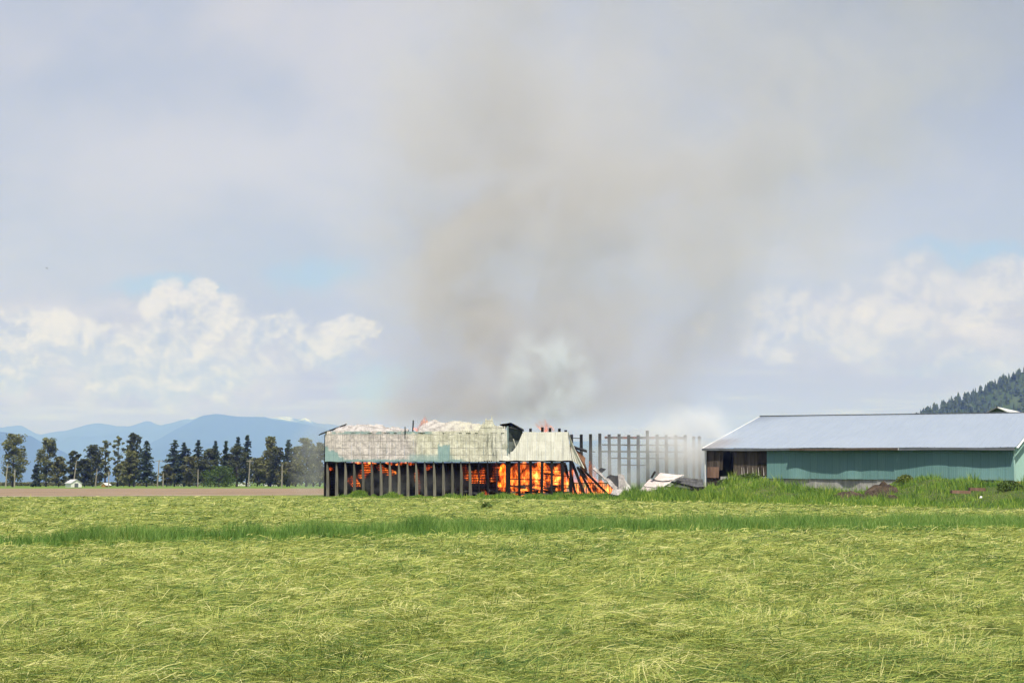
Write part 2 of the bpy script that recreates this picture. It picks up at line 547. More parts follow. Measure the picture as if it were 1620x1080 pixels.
def pink_sheet_mat():
    m, n = material('pinkish_white_sheet')
    tc = n.new('ShaderNodeTexCoord').outputs['Object']
    f = n.noise(tc, 1.0, 6, 0.7)
    c = n.mix(n.step(f, 0.35, 0.65), (0.46, 0.385, 0.37), (0.64, 0.58, 0.56))
    c = n.mix(n.step(n.noise(n.vm('MULTIPLY', tc, (1, 4, 1)), 1.3, 4), 0.6, 0.75), c, (0.30, 0.25, 0.24))
    return finish(m, n, c, 0.7, spec=0.2)


def roof_mat():
    m, n = material('galvanised_roof')
    tc = n.new('ShaderNodeTexCoord').outputs['Object']
    x, y, z = n.xyz(tc)
    f = n.noise(n.vm('MULTIPLY', tc, (1.2, 0.12, 1)), 1.0, 5, 0.6)
    c = n.mix(n.step(f, 0.3, 0.7), (0.268, 0.313, 0.388), (0.288, 0.333, 0.408))
    big = n.noise(tc, 0.12, 3, 0.5)
    c = n.mix(n.m('MULTIPLY', n.step(big, 0.5, 0.7), 0.35), c, (0.31, 0.35, 0.42))
    rust = n.m('MULTIPLY', n.step(n.m('ADD', x, n.m('MULTIPLY', n.noise(tc, 0.8, 5, 0.7), 4.0)), 6.2, 2.2), n.step(y, 7.5, 3.0))
    c = n.mix(n.m('MULTIPLY', rust, 0.7), c, (0.21, 0.185, 0.18))
    return finish(m, n, c, 0.42, 0.0, spec=0.5)


def plinth_mat():
    m, n = material('board_marked_concrete')
    tc = n.new('ShaderNodeTexCoord').outputs['Object']
    f = n.noise(tc, 1.2, 6, 0.7)
    s = n.noise(n.vm('MULTIPLY', tc, (4, 4, 0.25)), 1.0, 5, 0.7)
    c = n.mix(n.step(f, 0.3, 0.7), (0.27, 0.26, 0.25), (0.45, 0.44, 0.43))
    c = n.mix(n.m('MULTIPLY', n.step(s, 0.5, 0.7), 0.6), c, (0.17, 0.165, 0.16))
    c = n.mix(n.step(n.noise(tc, 0.5, 4, 0.6), 0.62, 0.7), c, (0.46, 0.42, 0.40))
    return finish(m, n, c, 0.9, bump=f, bump_d=0.02, spec=0.2)


M_TEAL, M_SCORCH, M_ASH, M_PINK, M_ROOF, M_PLINTH = teal_mat(), scorched_mat(), ash_white_mat(), pink_sheet_mat(), roof_mat(), plinth_mat()


def leaf_mat(name, a, b, transl=0.25):
    m, n = material(name)
    r = island(n)
    oi = n.new('ShaderNodeObjectInfo').outputs['Random']
    pos = n.new('ShaderNodeNewGeometry').outputs['Position']
    p = n.noise(pos, 0.35, 3, 0.6)
    f = n.m('ADD', n.m('MULTIPLY', r, 0.6), n.m('MULTIPLY', n.m('SUBTRACT', p, 0.3), 0.9), clamp=True)
    c = n.mix(f, a, b)
    return finish(m, n, c, 0.65, transl=transl, spec=0.2)


L_OLIVE = leaf_mat('olive_leaves', (0.07, 0.082, 0.03), (0.29, 0.29, 0.12))
L_DARK = leaf_mat('dark_leaves', (0.035, 0.046, 0.02), (0.14, 0.15, 0.065))
L_NEEDLE = leaf_mat('dark_needles', (0.022, 0.038, 0.02), (0.09, 0.12, 0.065), 0.12)
L_GREEN = leaf_mat('bright_green_leaves', (0.04, 0.075, 0.015), (0.13, 0.19, 0.04))
L_BROWN = leaf_mat('brown_olive_leaves', (0.075, 0.08, 0.032), (0.23, 0.225, 0.095))
L_FOREST = leaf_mat('forest_needles', (0.016, 0.028, 0.012), (0.075, 0.10, 0.04), 0.1)
M_BARK = simple('bark', (0.075, 0.06, 0.05), 0.4, 2.0, 0.95)


def volume_mat(name):
    m, n = material(name)
    return m, n, n.new('ShaderNodeOutputMaterial')


def flame_mat(name, strength, contrast=(0.36, 0.62), c0=(1.0, 0.17, 0.012), c1=(1.0, 0.42, 0.05), scale=0.9, thick=1.6):
    m, n, out = volume_mat(name)
    tc = n.new('ShaderNodeTexCoord').outputs['Object']
    p = n.vm('MULTIPLY', tc, (1.3, 1.3, 0.55))
    f = n.noise(p, scale, 4, 0.6, 0.8)
    d = n.step(f, *contrast)
    e = n.new('ShaderNodeEmission')
    n.put(e.inputs[0], n.mix(n.step(f, contrast[0] + 0.08, contrast[1] + 0.1), c0, c1))
    n.put(e.inputs[1], n.m('MULTIPLY', n.m('MULTIPLY', d, n.step(f, 0.50, 0.72, 0.6, 3.8)), strength))
    ab = n.new('ShaderNodeVolumeAbsorption')
    ab.inputs[0].default_value = (0, 0, 0, 1)
    n.put(ab.inputs[1], n.m('MULTIPLY', d, thick))
    ad = n.new('ShaderNodeAddShader')
    n.l.new(e.outputs[0], ad.inputs[0]); n.l.new(ab.outputs[0], ad.inputs[1])
    n.l.new(ad.outputs[0], out.inputs['Volume'])
    return m


F_HOT = flame_mat('bright_fire', 3.4, (0.43, 0.66), c0=(1.0, 0.12, 0.008), c1=(1.0, 0.46, 0.10), scale=1.25)
F_RED = flame_mat('red_fire', 6.5, (0.39, 0.60), c0=(1.0, 0.10, 0.006), c1=(1.0, 0.31, 0.03), scale=1.5)
F_SOFT = flame_mat('soft_fire', 1.6, (0.35, 0.65), c0=(1.0, 0.22, 0.03), c1=(1.0, 0.36, 0.08))

# ------------------------------------------------------------------ the ground
def field_h(x, y):
    """lumps of the cut swaths"""
    near = sstep(-np.asarray(y, float), -150, -40)
    h = 0.09 * fbm(x * 0.33, y * 0.45, 3, 3) + 0.11 * fbm(x * 1.1, y * 1.3, 9, 3) + 0.12 * np.abs(fbm(x * 1.8, y * 1.5, 23, 2) - .5) * 2
    return h * (0.3 + 0.7 * near)


def build_ground():
    MB().grid([[(-34000, -300, -0.03), (34000, -300, -0.03)], [(-34000, 33000, -0.03), (34000, 33000, -0.03)]]).build('ground', M_FAR)
    tag(bpy.data.objects['ground'], kind='structure')
    rows = np.concatenate([np.linspace(-4, 8, 10), 8 * (200 / 8.0) ** np.linspace(0.02, 1, 190)])
    t = np.linspace(-1, 1, 220)
    Yg = np.repeat(rows[:, None], len(t), 1)
    Xg = t[None, :] * (0.62 * np.abs(Yg) + 14)
    # the field ends along the ploughed strip
    far_edge = 170 + (Xg + 61) * (24 / 35.4)
    keep = np.minimum(Yg, np.clip(far_edge, 60, 200))
    Zg = field_h(Xg, keep) + 0.002
    v = np.stack([Xg, keep, Zg], -1).reshape(-1, 3)
    nr, nc = Yg.shape
    i = np.arange((nr - 1) * nc).reshape(nr - 1, nc)[:, :-1].ravel()
    tris = np.concatenate([np.stack([i, i + 1, i + nc + 1], 1), np.stack([i, i + nc + 1, i + nc], 1)])
    o = np_tris('mown_field', v, tris, M_FIELD, True)
    link(o); tag(o, kind='structure')
    # ploughed strip and gravel track beyond the mown field
    def edge(x): return 170 + (x + 61) * (24 / 35.4)
    xs = np.linspace(-150, 40, 60)
    m = MB().grid([[(x, edge(x) + 2.0 + 3.0 * float(vnoise(x * .1, 1.0, 5)), 0.02) for x in xs], [(x, 402 + 0.06 * x, 0.02) for x in xs]])
    tag(m.build('ploughed_strip', M_SOIL), kind='structure')
    m = MB().grid([[(x, edge(x) - 2.5 + 1.0 * float(vnoise(x * .08, 3.0, 6)), 0.065 + 0.03) for x in xs if x < -24], [(x, edge(x) + 1.4, 0.075 + 0.03) for x in xs if x < -24]])
    tag(m.build('gravel_track', M_TRACK), kind='structure')


build_ground()


# ------------------------------------------------------------------ hills and mountains
def ridge(name, profile, Y, depth, mat, rough, seed, step=6, foot=-2.0, oct_=5, nd=14):
    """a range from a skyline given by bearing, real distance and height"""
    px = np.array([p[0] for p in profile], float); py = np.array([p[1] for p in profile], float)
    b = np.arange(px[0], px[-1] + 1, step)
    top = CAM_H + (762 - np.interp(b, px, py)) / FE * Y
    top = top * (1 + .035 * (fbm(b / 26.0, b * 0, seed + 9, 4) - .5) * 2)
    xs = (b - 810) / FE * Y
    rows = []
    for k in range(nd + 1):
        t = k / nd
        yy = Y - depth * t
        s = (1 - t) ** 1.25
        n = fbm(xs / rough + 7, np.full_like(xs, yy / rough * 1.3), seed, oct_) - 0.5
        z = top * s + n * top * 0.42 * math.sin(math.pi * min(1, t * 1.0)) * 0.9 + (n * 0.03 * top)
        if k == nd: z = np.full_like(xs, foot)
        rows.append([(x, yy + (float(fbm(np.array([x / rough]), np.array([t * 3.0]), seed + 3, 3)[0]) - .5) * depth / nd * .8 * (0 < k < nd), max(foot, zz)) for x, zz in zip(xs, z)])
    back = [(x, Y + depth * 0.5, foot) for x in xs]
    o = MB().grid([back] + rows[:1] + rows[1:]).build(name, mat, smooth=True)
    return tag(o, kind='structure')


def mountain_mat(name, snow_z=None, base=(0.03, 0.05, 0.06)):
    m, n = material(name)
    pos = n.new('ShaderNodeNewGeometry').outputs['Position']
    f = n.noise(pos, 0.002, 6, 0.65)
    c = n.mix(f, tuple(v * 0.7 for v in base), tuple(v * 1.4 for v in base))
    if snow_z:
        x, y, z = n.xyz(pos)
        s = n.step(n.m('ADD', z, n.m('MULTIPLY', n.m('SUBTRACT', n.noise(pos, 0.0022, 8, 0.75), 0.5), 900.0)), snow_z, snow_z + 110)
        c = n.mix(n.m('MULTIPLY', s, 0.7), c, (0.7, 0.71, 0.74))
    return finish(m, n, c, 0.95, spec=0.05)


ridge('snowy_mountains', [(-700, 690), (-500, 672), (-300, 684), (-120, 668), (0, 676), (30, 674), (60, 688), (95, 682), (130, 673), (155, 667), (180, 673), (205, 674), (232, 664), (250, 672), (275, 668),
                          (300, 662), (340, 660), (400, 660), (430, 661), (450, 660), (470, 664), (482, 661), (500, 668), (530, 672), (600, 690), (800, 700), (1200, 690), (1600, 700), (2000, 690)],
      28000, 6000, mountain_mat('snowy_mountain_rock', 1200), 1800, 21)
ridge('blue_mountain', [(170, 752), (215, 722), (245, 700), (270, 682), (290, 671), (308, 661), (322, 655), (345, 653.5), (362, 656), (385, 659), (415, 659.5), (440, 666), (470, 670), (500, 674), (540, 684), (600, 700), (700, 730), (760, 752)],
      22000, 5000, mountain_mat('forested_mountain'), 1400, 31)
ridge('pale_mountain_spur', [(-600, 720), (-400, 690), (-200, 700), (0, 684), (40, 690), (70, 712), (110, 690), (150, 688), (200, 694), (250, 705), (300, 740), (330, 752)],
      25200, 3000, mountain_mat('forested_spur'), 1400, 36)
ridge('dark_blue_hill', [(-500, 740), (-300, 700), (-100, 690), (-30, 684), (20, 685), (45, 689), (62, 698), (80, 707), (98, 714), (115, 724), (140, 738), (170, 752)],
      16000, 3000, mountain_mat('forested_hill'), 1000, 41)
HILL_Y = 2600.0
HILL_PROFILE = [(1400, 706), (1440, 672), (1462, 657), (1480, 650), (1505, 642), (1530, 630), (1560, 618), (1590, 606), (1620, 592), (1700, 560), (1800, 530), (2000, 500), (2300, 520), (2600, 640)]
ridge('wooded_hill', HILL_PROFILE, HILL_Y, 700, M_HILL, 160, 51, step=8)


def forest():
    """conifers over the hill; one wood that reads as a mass"""
    P, T = [], []
    px = np.array([p[0] for p in HILL_PROFILE]); py = np.array([p[1] for p in HILL_PROFILE])
    base = 0
    k = 0
    while k < 2600:
        b = rng.uniform(1445, 1900)
        t = rng.random() ** 1.6 if k > 260 else rng.uniform(0, 0.03)
        top = CAM_H + (762 - np.interp(b, px, py)) / FE * HILL_Y
        yy = HILL_Y - 700 * t
        z = top * (1 - t) ** 1.25 - 3
        x = (b - 810) / FE * HILL_Y
        h = rng.uniform(8, 21) if k > 260 else rng.uniform(6, 24) * (0.6 + 0.4 * rng.random())
        r = h * rng.uniform(0.2, 0.34)
        con = rng.random() < 0.62
        lv = 4
        for q in range(lv):
            z0 = z + h * q / lv * 0.85
            rr = r * ((1 - q / lv * 0.85) if con else math.sin(math.pi * (0.25 + 0.6 * q / lv)) * 1.1)
            hh = h * (0.42 if con else 0.34)
            n = 6
            a0 = rng.random() * 6
            ring = [(x + math.cos(a0 + j * math.tau / n) * rr * rng.uniform(.65, 1.2), yy + math.sin(a0 + j * math.tau / n) * rr * rng.uniform(.65, 1.2), z0 + rng.uniform(-.1, .1) * h * .3) for j in range(n)]
            P += ring + [(x + rng.uniform(-.3, .3), yy, z0 + hh)]
            T += [(base + j, base + (j + 1) % n, base + n) for j in range(n)]
            base += n + 1
        k += 1
    o = np_tris('hillside_forest', np.array(P), np.array(T), L_FOREST)
    link(o); tag(o, 'dark conifer wood covering the hill', 'forest', kind='stuff')


forest()


# ------------------------------------------------------------------ trees of the far windbreak
def leaf_quads(cs, size, seed, flat=0.5):
    """random small faces at the points cs"""
    g = np.random.default_rng(seed)
    n = len(cs)
    a = g.normal(size=(n, 3)); a[:, 2] *= flat
    a /= np.linalg.norm(a, axis=1)[:, None] + 1e-9
    b = g.normal(size=(n, 3))
    b -= a * (a * b).sum(1)[:, None]
    b /= np.linalg.norm(b, axis=1)[:, None] + 1e-9
    s = size * g.uniform(0.5, 1.25, n)[:, None]
    v = np.stack([cs - a * s, cs + b * s * 0.55, cs + a * s, cs - b * s * 0.55], 1).reshape(-1, 3)
    i = np.arange(n)[:, None] * 4
    t = np.concatenate([i + [0, 1, 2], i + [0, 2, 3]], 1).reshape(-1, 3)
    return v, t


def tree(px, top, wpx, kind, label, mat, base=769.3, Y=None, group='trees along the far windbreak', seed=None, haze=0):
    Y = Y or (510 if kind == 'bush' else 545 + rng.uniform(-25, 25))
    wpx *= 1.18
    sc = FE / Y
    h = (base - top) / sc
    r = wpx / 2 / sc
    x = PX(px, Y)
    root = thing('conifer_tree' if kind == 'conifer' else ('bush' if kind == 'bush' else 'broadleaf_tree'), label, 'bush' if kind == 'bush' else 'tree', (x, Y, -0.02), (0, 0, 0), group)
    sd = seed or int(px * 7 + top)
    g = np.random.default_rng(sd)
    tm = MB()
    pts = []
    if kind == 'conifer':
        lean = g.uniform(-0.02, 0.02)
        tm.tube([(0, 0, 0), (lean * h * .5, 0, h * 0.5), (lean * h, 0, h * 0.98)], [h * 0.02, h * 0.012, 0.04], 6)
        z = h * g.uniform(0.06, 0.16)
        while z < h * 0.985:
            t = z / h
            rad = r * (1 - t) ** 0.62 * 1.38 * g.uniform(0.55, 1.2)
            for j in range(int(g.integers(4, 7))):
                a = g.uniform(0, math.tau)
                L = rad * g.uniform(0.6, 1.1)
                nb = max(3, int(L / 0.34))
                s = np.linspace(0.1, 1, nb)
                droop = -0.28 * s ** 1.5 * L + 0.12 * s * L
                p = np.stack([math.cos(a) * s * L + lean * z, math.sin(a) * s * L, z + droop], 1)
                p = np.repeat(p, 3, 0) + g.normal(size=(nb * 3, 3)) * np.array([.22, .22, .16]) * (0.5 + L * .14)
                pts.append(p)
                if L > 1.2: tm.tube([(lean * z, 0, z), tuple(p[-1])], [0.05, 0.02], 4)
            z += h * g.uniform(0.022, 0.042)
        cs = np.concatenate(pts)
        v, t_ = leaf_quads(cs, 0.52, sd, 0.5)
    else:
        if kind == 'poplar':
            prof = lambda t: (0.62 + 0.42 * math.sin(math.pi * min(1, t * 1.05))) * (1 if t < 0.8 else 1.3 - 0.45 * (t - 0.8) / 0.2)
            z0, n = 0.12, 78
        elif kind == 'wispy':
            prof = lambda t: 0.5 + 0.6 * math.sin(math.pi * t * 0.9)
            z0, n = 0.22, 40
        elif kind == 'bush':
            prof = lambda t: math.sqrt(max(0.0, 1 - t ** 2)) * 1.0
            z0, n = 0.03, 46
        elif kind == 'cone':
            prof = lambda t: (1 - t) ** 0.55 * 1.02
            z0, n = 0.08, 56
        else:
            prof = lambda t: math.sin(math.pi * (0.18 + 0.78 * t)) ** 0.7
            z0, n = 0.14, 44
        tm.tube([(0, 0, 0), (g.uniform(-.2, .2), 0, h * 0.35), (g.uniform(-.4, .4), 0, h * 0.8)], [max(.18, h * 0.02), h * 0.014, 0.06], 7)
        for k in range(n):
            t = (k + g.random()) / n
            zz = h * (z0 + (0.985 - z0) * t)
            a = g.uniform(0, math.tau)
            rr = r * prof(t) * (g.uniform(0.25, 0.86) if kind != 'wispy' else g.uniform(.1, .8))
            c = np.array([math.cos(a) * rr, math.sin(a) * rr, zz])
            cr = r * {'wispy': 0.27, 'poplar': 0.34, 'cone': 0.36}.get(kind, 0.33) * g.uniform(0.6, 1.2)
            nl = {'wispy': 26, 'poplar': 46}.get(kind, 60)
            if kind == 'bush': nl = 55
            d = g.normal(size=(nl, 3))
            d /= np.linalg.norm(d, axis=1)[:, None]
            p = c + d * cr * (g.random((nl, 1)) ** 0.45) * np.array([1, 1, 0.62])
            p[:, 2] = np.minimum(p[:, 2], h)
            pts.append(p)
            if k % 2 == 0:
                tm.tube([(0, 0, max(0.3, zz - rr * 0.7 - .6)), tuple(c)], [0.09, 0.03], 4)
        cs = np.concatenate(pts)
        cs = cs[cs[:, 2] > 0.15]
        v, t_ = leaf_quads(cs, 0.48 if kind != 'bush' else 0.36, sd, 0.7)
    tm.build('trunk', M_BARK, root)
    o = np_tris('crown', v, t_, mat)
    link(o, root)
    return root


TREES = [
    (20, 686, 40, 'poplar', 'tall ragged olive tree standing alone at the far end of the windbreak', L_OLIVE),
    (57, 733, 13, 'conifer', 'small dark conifer between the two tall ragged olive trees', L_NEEDLE),
    (73, 692, 30, 'poplar', 'tall ragged olive tree second from the open end of the windbreak', L_OLIVE),
    (93, 722, 26, 'round', 'low brown olive tree beside the white shed', L_BROWN),
    (117, 713, 22, 'round', 'small dark tree rising behind the white shed', L_DARK),
    (147, 704, 42, 'cone', 'broad dense dark tree behind the leaning utility pole', L_DARK),
    (166, 697, 22, 'wispy', 'thin wispy tree against the broad dense dark tree', L_OLIVE),
    (186, 690, 20, 'wispy', 'tall wispy tree with a bare lower trunk', L_OLIVE),
    (196, 733, 34, 'round', 'low pale olive tree under the tall wispy tree', L_OLIVE),
    (212, 685, 24, 'poplar', 'tall dark green columnar tree touching a drooping spruce', L_DARK),
    (232, 696, 30, 'conifer', 'drooping black green spruce at the gap in the windbreak', L_NEEDLE),
    (276, 694, 32, 'conifer', 'broad dark conifer just past the gap with crossarm pole', L_NEEDLE),
    (291, 697, 28, 'conifer', 'dark conifer fused with the broad conifer past the gap', L_NEEDLE),
    (312, 696, 24, 'conifer', 'narrow ragged conifer behind a pale pole', L_NEEDLE),
    (333, 709, 40, 'round', 'dark round crowned tree behind the bright green bush', L_DARK),
    (340, 695, 15, 'conifer', 'slim spire conifer poking above the dark round tree', L_NEEDLE),
    (357, 697, 13, 'conifer', 'short grey green spire beside the slim spire conifer', L_NEEDLE),
    (374, 705, 40, 'round', 'dark broad tree mass below the pair of tall conifers', L_DARK),
    (375, 690, 20, 'conifer', 'shorter of the pair of tall conifers by the crossarm pole', L_NEEDLE),
    (390, 686, 22, 'conifer', 'tallest conifer of the windbreak beside the crossarm pole', L_NEEDLE),
    (347, 737, 66, 'bush', 'wide bright green bush in front of the dark trees', L_GREEN),
    (428, 691, 34, 'cone', 'layered olive tree with a pointed top and tiered boughs', L_OLIVE),
    (454, 694, 24, 'conifer', 'dark blunt conifer behind the brown olive trees', L_NEEDLE),
    (425, 727, 52, 'round', 'low brown olive tree between the two pale poles', L_BROWN),
    (458, 731, 44, 'round', 'low greyish tree behind the last pale pole', L_BROWN),
    (484, 693, 34, 'poplar', 'tall smoke veiled tree next to the burning barn', L_OLIVE),
    (506, 700, 28, 'poplar', 'smoke veiled tree half hidden by the corner of the burning barn', L_OLIVE),
    (536, 702, 30, 'round', 'tree hidden behind the burning barn', L_DARK),
    (301, 722, 34, 'round', 'olive tree filling in behind the narrow ragged conifer', L_BROWN),
    (322, 727, 30, 'round', 'low olive tree just behind the bright green bush', L_DARK),
    (359, 719, 34, 'round', 'dark olive tree between the grey green spire and the tall pair', L_DARK),
    (407, 724, 34, 'round', 'olive tree in the dip past the tallest conifer', L_OLIVE),
    (441, 708, 30, 'round', 'olive tree shoulder to shoulder with the tiered tree', L_DARK),
    (468, 706, 28, 'poplar', 'grey olive tree between the blunt conifer and the smoke', L_OLIVE),
    (496, 711, 30, 'round', 'grey tree in the smoke between the two veiled trees', L_BROWN),
    (264, 735, 20, 'round', 'small olive tree at the edge of the gap in the windbreak', L_BROWN),
    (134, 726, 26, 'round', 'dark olive tree tucked between the small and the broad dark tree', L_DARK),
    (205, 712, 24, 'poplar', 'ragged olive tree in front of the dark green columnar tree', L_OLIVE),
    (-28, 712, 40, 'round', 'dark tree outside the open end of the windbreak', L_DARK),
]
for px, top, wd, kd, lb, mt in TREES:
    tree(px, top, wd, kd, lb, mt)
# far low hedge line seen between the trunks
def hedge():
    pts = nrg.uniform(0, 1, (9500, 3))
    x = -245 + pts[:, 0] * 190
    hh = 1.6 + 9.5 * vnoise(x * 0.06, x * 0, 77) ** 1.2 * sstep(x, -170, -120)
    p = np.stack([x, 640 + pts[:, 1] * 6, pts[:, 2] ** 0.8 * hh], 1)
    v, t = leaf_quads(p, 0.55, 5, 0.6)
    o = np_tris('undergrowth', v, t, L_BROWN)
    link(o); tag(o, 'low brown undergrowth behind the windbreak trunks', 'undergrowth', kind='stuff')
hedge()


def pole(px_top, top, px_base, base, cross, label, Y=500):
    x0, x1 = PX(px_base, Y), PX(px_top, Y)
    h = (base - top) / FE * Y
    t = thing('utility_pole', label, 'pole', (x0, Y, 0), group='utility poles in front of the windbreak')
    dx = x1 - x0
    MB().tube([(0, 0, 0), (dx, 0, h)], [0.24, 0.17], 8).build('pole', M_POLE, t)
    if cross:
        arm = MB().bar((dx - 1.3, 0, h - 0.5), (dx + 1.3, 0, h - 0.5), 0.16, 0.14).build('crossarm', M_POLE, t)
        for q in (-1.15, -0.55, 0.55, 1.15):
            MB().tube([(dx + q, 0, h - 0.42), (dx + q, 0, h - 0.1)], [0.06, 0.05], 6).build('insulator', M_INSUL, arm)
    else:
        MB().tube([(dx, 0, h), (dx, 0, h + 0.25)], [0.07, 0.05], 6).build('insulator', M_INSUL, t)


pole(11, 734, 9, 770, 0, 'pale pole in front of the first tall ragged olive tree')
pole(23, 742, 23, 770, 0, 'short pale pole under the first tall ragged olive tree')
pole(120, 729, 116, 771, 0, 'leaning pale pole standing at the white shed')
pole(153, 742, 151, 771, 0, 'pale pole in front of the broad dense dark tree')
pole(172, 744, 172, 769, 0, 'short pole by the small orange shed')
pole(251, 727, 249, 770, 1, 'tall pole with crossarm standing in the gap of the windbreak')
pole(258, 747, 258, 769, 0, 'thin short pole beside the crossarm pole in the gap')
pole(313, 741, 313, 769, 0, 'pale pole at the foot of the narrow ragged conifer')
pole(395, 723, 393, 766, 1, 'tall pale crossarm pole below the tallest conifer')
pole(446, 732, 446, 768, 0, 'last pale pole before the burning barn')


def shed(name, label, px, base, wpx, hpx, wallm, roofm, Y, depth=5.0, rot=0.5, door=False):
    s = FE / Y
    wd, hh = wpx / s, hpx / s
    t = thing(name, label, 'shed', (PX(px, Y), Y, 0), (0, 0, rot), group=None)
    e = hh * 0.55
    m = MB()
    m.add([(-wd / 2, 0, 0), (wd / 2, 0, 0), (wd / 2, 0, e), (0, 0, hh - .08), (-wd / 2, 0, e), (-wd / 2, depth, 0), (wd / 2, depth, 0), (wd / 2, depth, e), (0, depth, hh - .08), (-wd / 2, depth, e)],
          [(0, 1, 2, 3, 4), (9, 8, 7, 6, 5), (1, 6, 7, 2), (5, 0, 4, 9)])
    m.build('wall', wallm, t)
    o = 0.25
    for sd in (-1, 1):
        m = MB()
        a = [(0, -o, hh), (sd * (wd / 2 + o), -o, e - .12), (sd * (wd / 2 + o), depth + o, e - .12), (0, depth + o, hh)]
        m.add(a + [(x, y, z - .1) for x, y, z in a], [(0, 1, 2, 3), (7, 6, 5, 4), (0, 4, 5, 1), (1, 5, 6, 2), (2, 6, 7, 3), (3, 7, 4, 0)])
        m.build('roof', roofm, t)
    if door:
        MB().box(-wd * .18, wd * .18, -0.05, -0.003, 0, e * .9).build('door', M_GUTTER, t)
    return t


shed('garden_shed', 'white shed with pale gable roof at the leaning pole', 121, 771, 17, 12.5, M_WHITE, simple('pale_grey_roof', (0.5, 0.5, 0.53), .1), 490, 6.0, 0.62, True)
shed('small_shed', 'small orange walled shed with a white roof under the dark trees', 164, 770, 8, 6.5, M_ORANGE, M_WHITE, 505, 3.0, -0.3)
shed('low_outbuilding', 'low white building glimpsed behind the trunks of tall conifers', 384, 769, 22, 6, M_WHITE, M_WHITE, 660, 6, 0.1)
shed('low_outbuilding', 'white outbuilding glimpsed behind the broad conifer past the gap', 290, 769, 26, 5.5, M_WHITE, M_GUTTER, 660, 6, -0.1)
shed('low_outbuilding', 'white outbuilding glimpsed under the tiered olive tree', 428, 769, 20, 5.5, M_WHITE, M_WHITE, 660, 6, 0.2)


def van(px, Y, label, L=4.6):
    t = thing('parked_van', label, 'van', (PX(px, Y), Y, 0), (0, 0, rng.uniform(-.2, .2)), group='white vans parked under the windbreak')
    m = MB()
    sec = [(-L / 2, .45, 1.3), (-L / 2 + .1, .4, 1.95), (L * .18, .4, 2.0), (L * .33, .4, 1.25), (L / 2, .45, 1.05)]
    lo, hi = [(x, -.85, a) for x, a, b in sec], [(x, -.8, b) for x, a, b in sec]
    lo2, hi2 = [(x, .85, a) for x, a, b in sec], [(x, .8, b) for x, a, b in sec]
    m.grid([lo2, lo, hi, hi2, lo2])
    m.add([lo[0], hi[0], hi2[0], lo2[0], lo[-1], hi[-1], hi2[-1], lo2[-1]], [(0, 1, 2, 3), (7, 6, 5, 4)])
    m.build('body', M_WHITE, t)
    MB().box(-L * .1, L * .2, -.87, -.84, 1.3, 1.75).build('window', M_BLACK, t)
    for x in (-L * .3, L * .32):
        for y in (-.8, .8):
            MB().tube([(x, y - .1, .33), (x, y + .1, .33)], [.33, .33], 10).build('wheel', M_INSUL, t)


van(77, 780, 'white van parked under the second tall ragged olive tree')
van(97, 760, 'white van parked between the low brown tree and white shed')
van(197, 720, 'white van parked below the tall wispy trees')


# ------------------------------------------------------------------ the burning barn
BX, BY = PX(514, 176), 176.0
SCB = FE / 176
def lx(px): return (px - 514) / SCB
def lz(py): return CAM_H + (762 - py) / SCB

barn = thing('burning_barn', 'long burning hay barn with scorched white cladding over dark open bays', 'barn', (BX, BY, 0))


def corr(x0, x1, zb, zt, y, ribs=5, rows=7, depth=0.045, warp=0.06, seed=0, top_out=0.0):
    """one ribbed metal sheet, buckled; zb and zt are functions of x"""
    m = MB()
    xs, ys = [], []
    for i in range(ribs):
        a = x0 + (x1 - x0) * i / ribs
        p = (x1 - x0) / ribs
        for f, d in ((0, 0), (.55, 0), (.66, -1), (.89, -1)):
            xs.append(a + p * f); ys.append(d * depth)
    xs.append(x1); ys.append(0)
    rr = []
    for k in range(rows):
        t = k / (rows - 1)
        row = []
        for xx, yy in zip(xs, ys):
            b, tp = zb(xx), zt(xx)
            z = b + (tp - b) * t
            wv = (float(vnoise(np.array([xx * .8 + seed]), np.array([z * .9]), 17)[0]) - .5) * 2 * warp
            row.append((xx, y + yy + wv - top_out * max(0, t - .5) * 2, z))
        rr.append(row)
    return m.grid(rr)


def interp(tbl):
    a = [p[0] for p in tbl]; b = [p[1] for p in tbl]
    return lambda v: float(np.interp(v, a, b))


TOPY = interp([(513, 682), (640, 682), (660, 682.5), (757, 681), (762, 672), (766, 663), (769, 660), (772, 664), (775, 661), (778, 661), (781, 667), (786, 672), (795, 674), (801, 676), (804, 716), (811, 714), (819, 703), (826, 686), (829, 683), (852, 683.5), (899, 683), (906, 683)])
def zt_of(x): return lz(TOPY(514 + x * SCB))
n_sheet = 28
x_end = lx(905)
pw = x_end / n_sheet
for k in range(n_sheet):
    a, b = k * pw, (k + 1) * pw - 0.012
    last = k == n_sheet - 1
    rag = lx(755) < a < lx(800)
    zt = (lambda x: zt_of(x)) if not rag else (lambda x: zt_of(x) + 1.1 * (float(vnoise(np.array([x * 11.0]), np.array([.5]), 8)[0]) - .65))
    off = rng.uniform(-.03, .02)
    m = corr(a, b, lambda x: lz(730) + 0.03 * math.sin(x * 3) + (0.12 if x > lx(790) else 0), zt, -0.16 + off, warp=0.05 if not rag else 0.16, seed=k * 3.7, top_out=0.12 if rag else 0.0)
    if last:   # the free edge slants
        m.v = [(x + (lx(899) - lx(905)) * max(0, (z - lz(728)) / (lz(683) - lz(728))) * (x - a) / (b - a), y, z) for x, y, z in m.v]
    m.build('cladding_sheet', M_SCORCH, barn)

# what is left of the roof: curled ash white sheets behind the eave
ROOF_A = interp([(513, 688), (518, 683), (528, 676), (540, 671.2), (549, 671), (556, 674), (563, 670), (580, 671), (610, 673), (630, 676), (640, 678), (644, 680)])
ROOF_B = interp([(658, 680), (662, 671), (667, 666), (674, 663.6), (688, 663.4), (696, 666.5), (702, 668), (715, 665.6), (735, 667), (750, 669), (765, 670), (800, 673), (812, 676)])


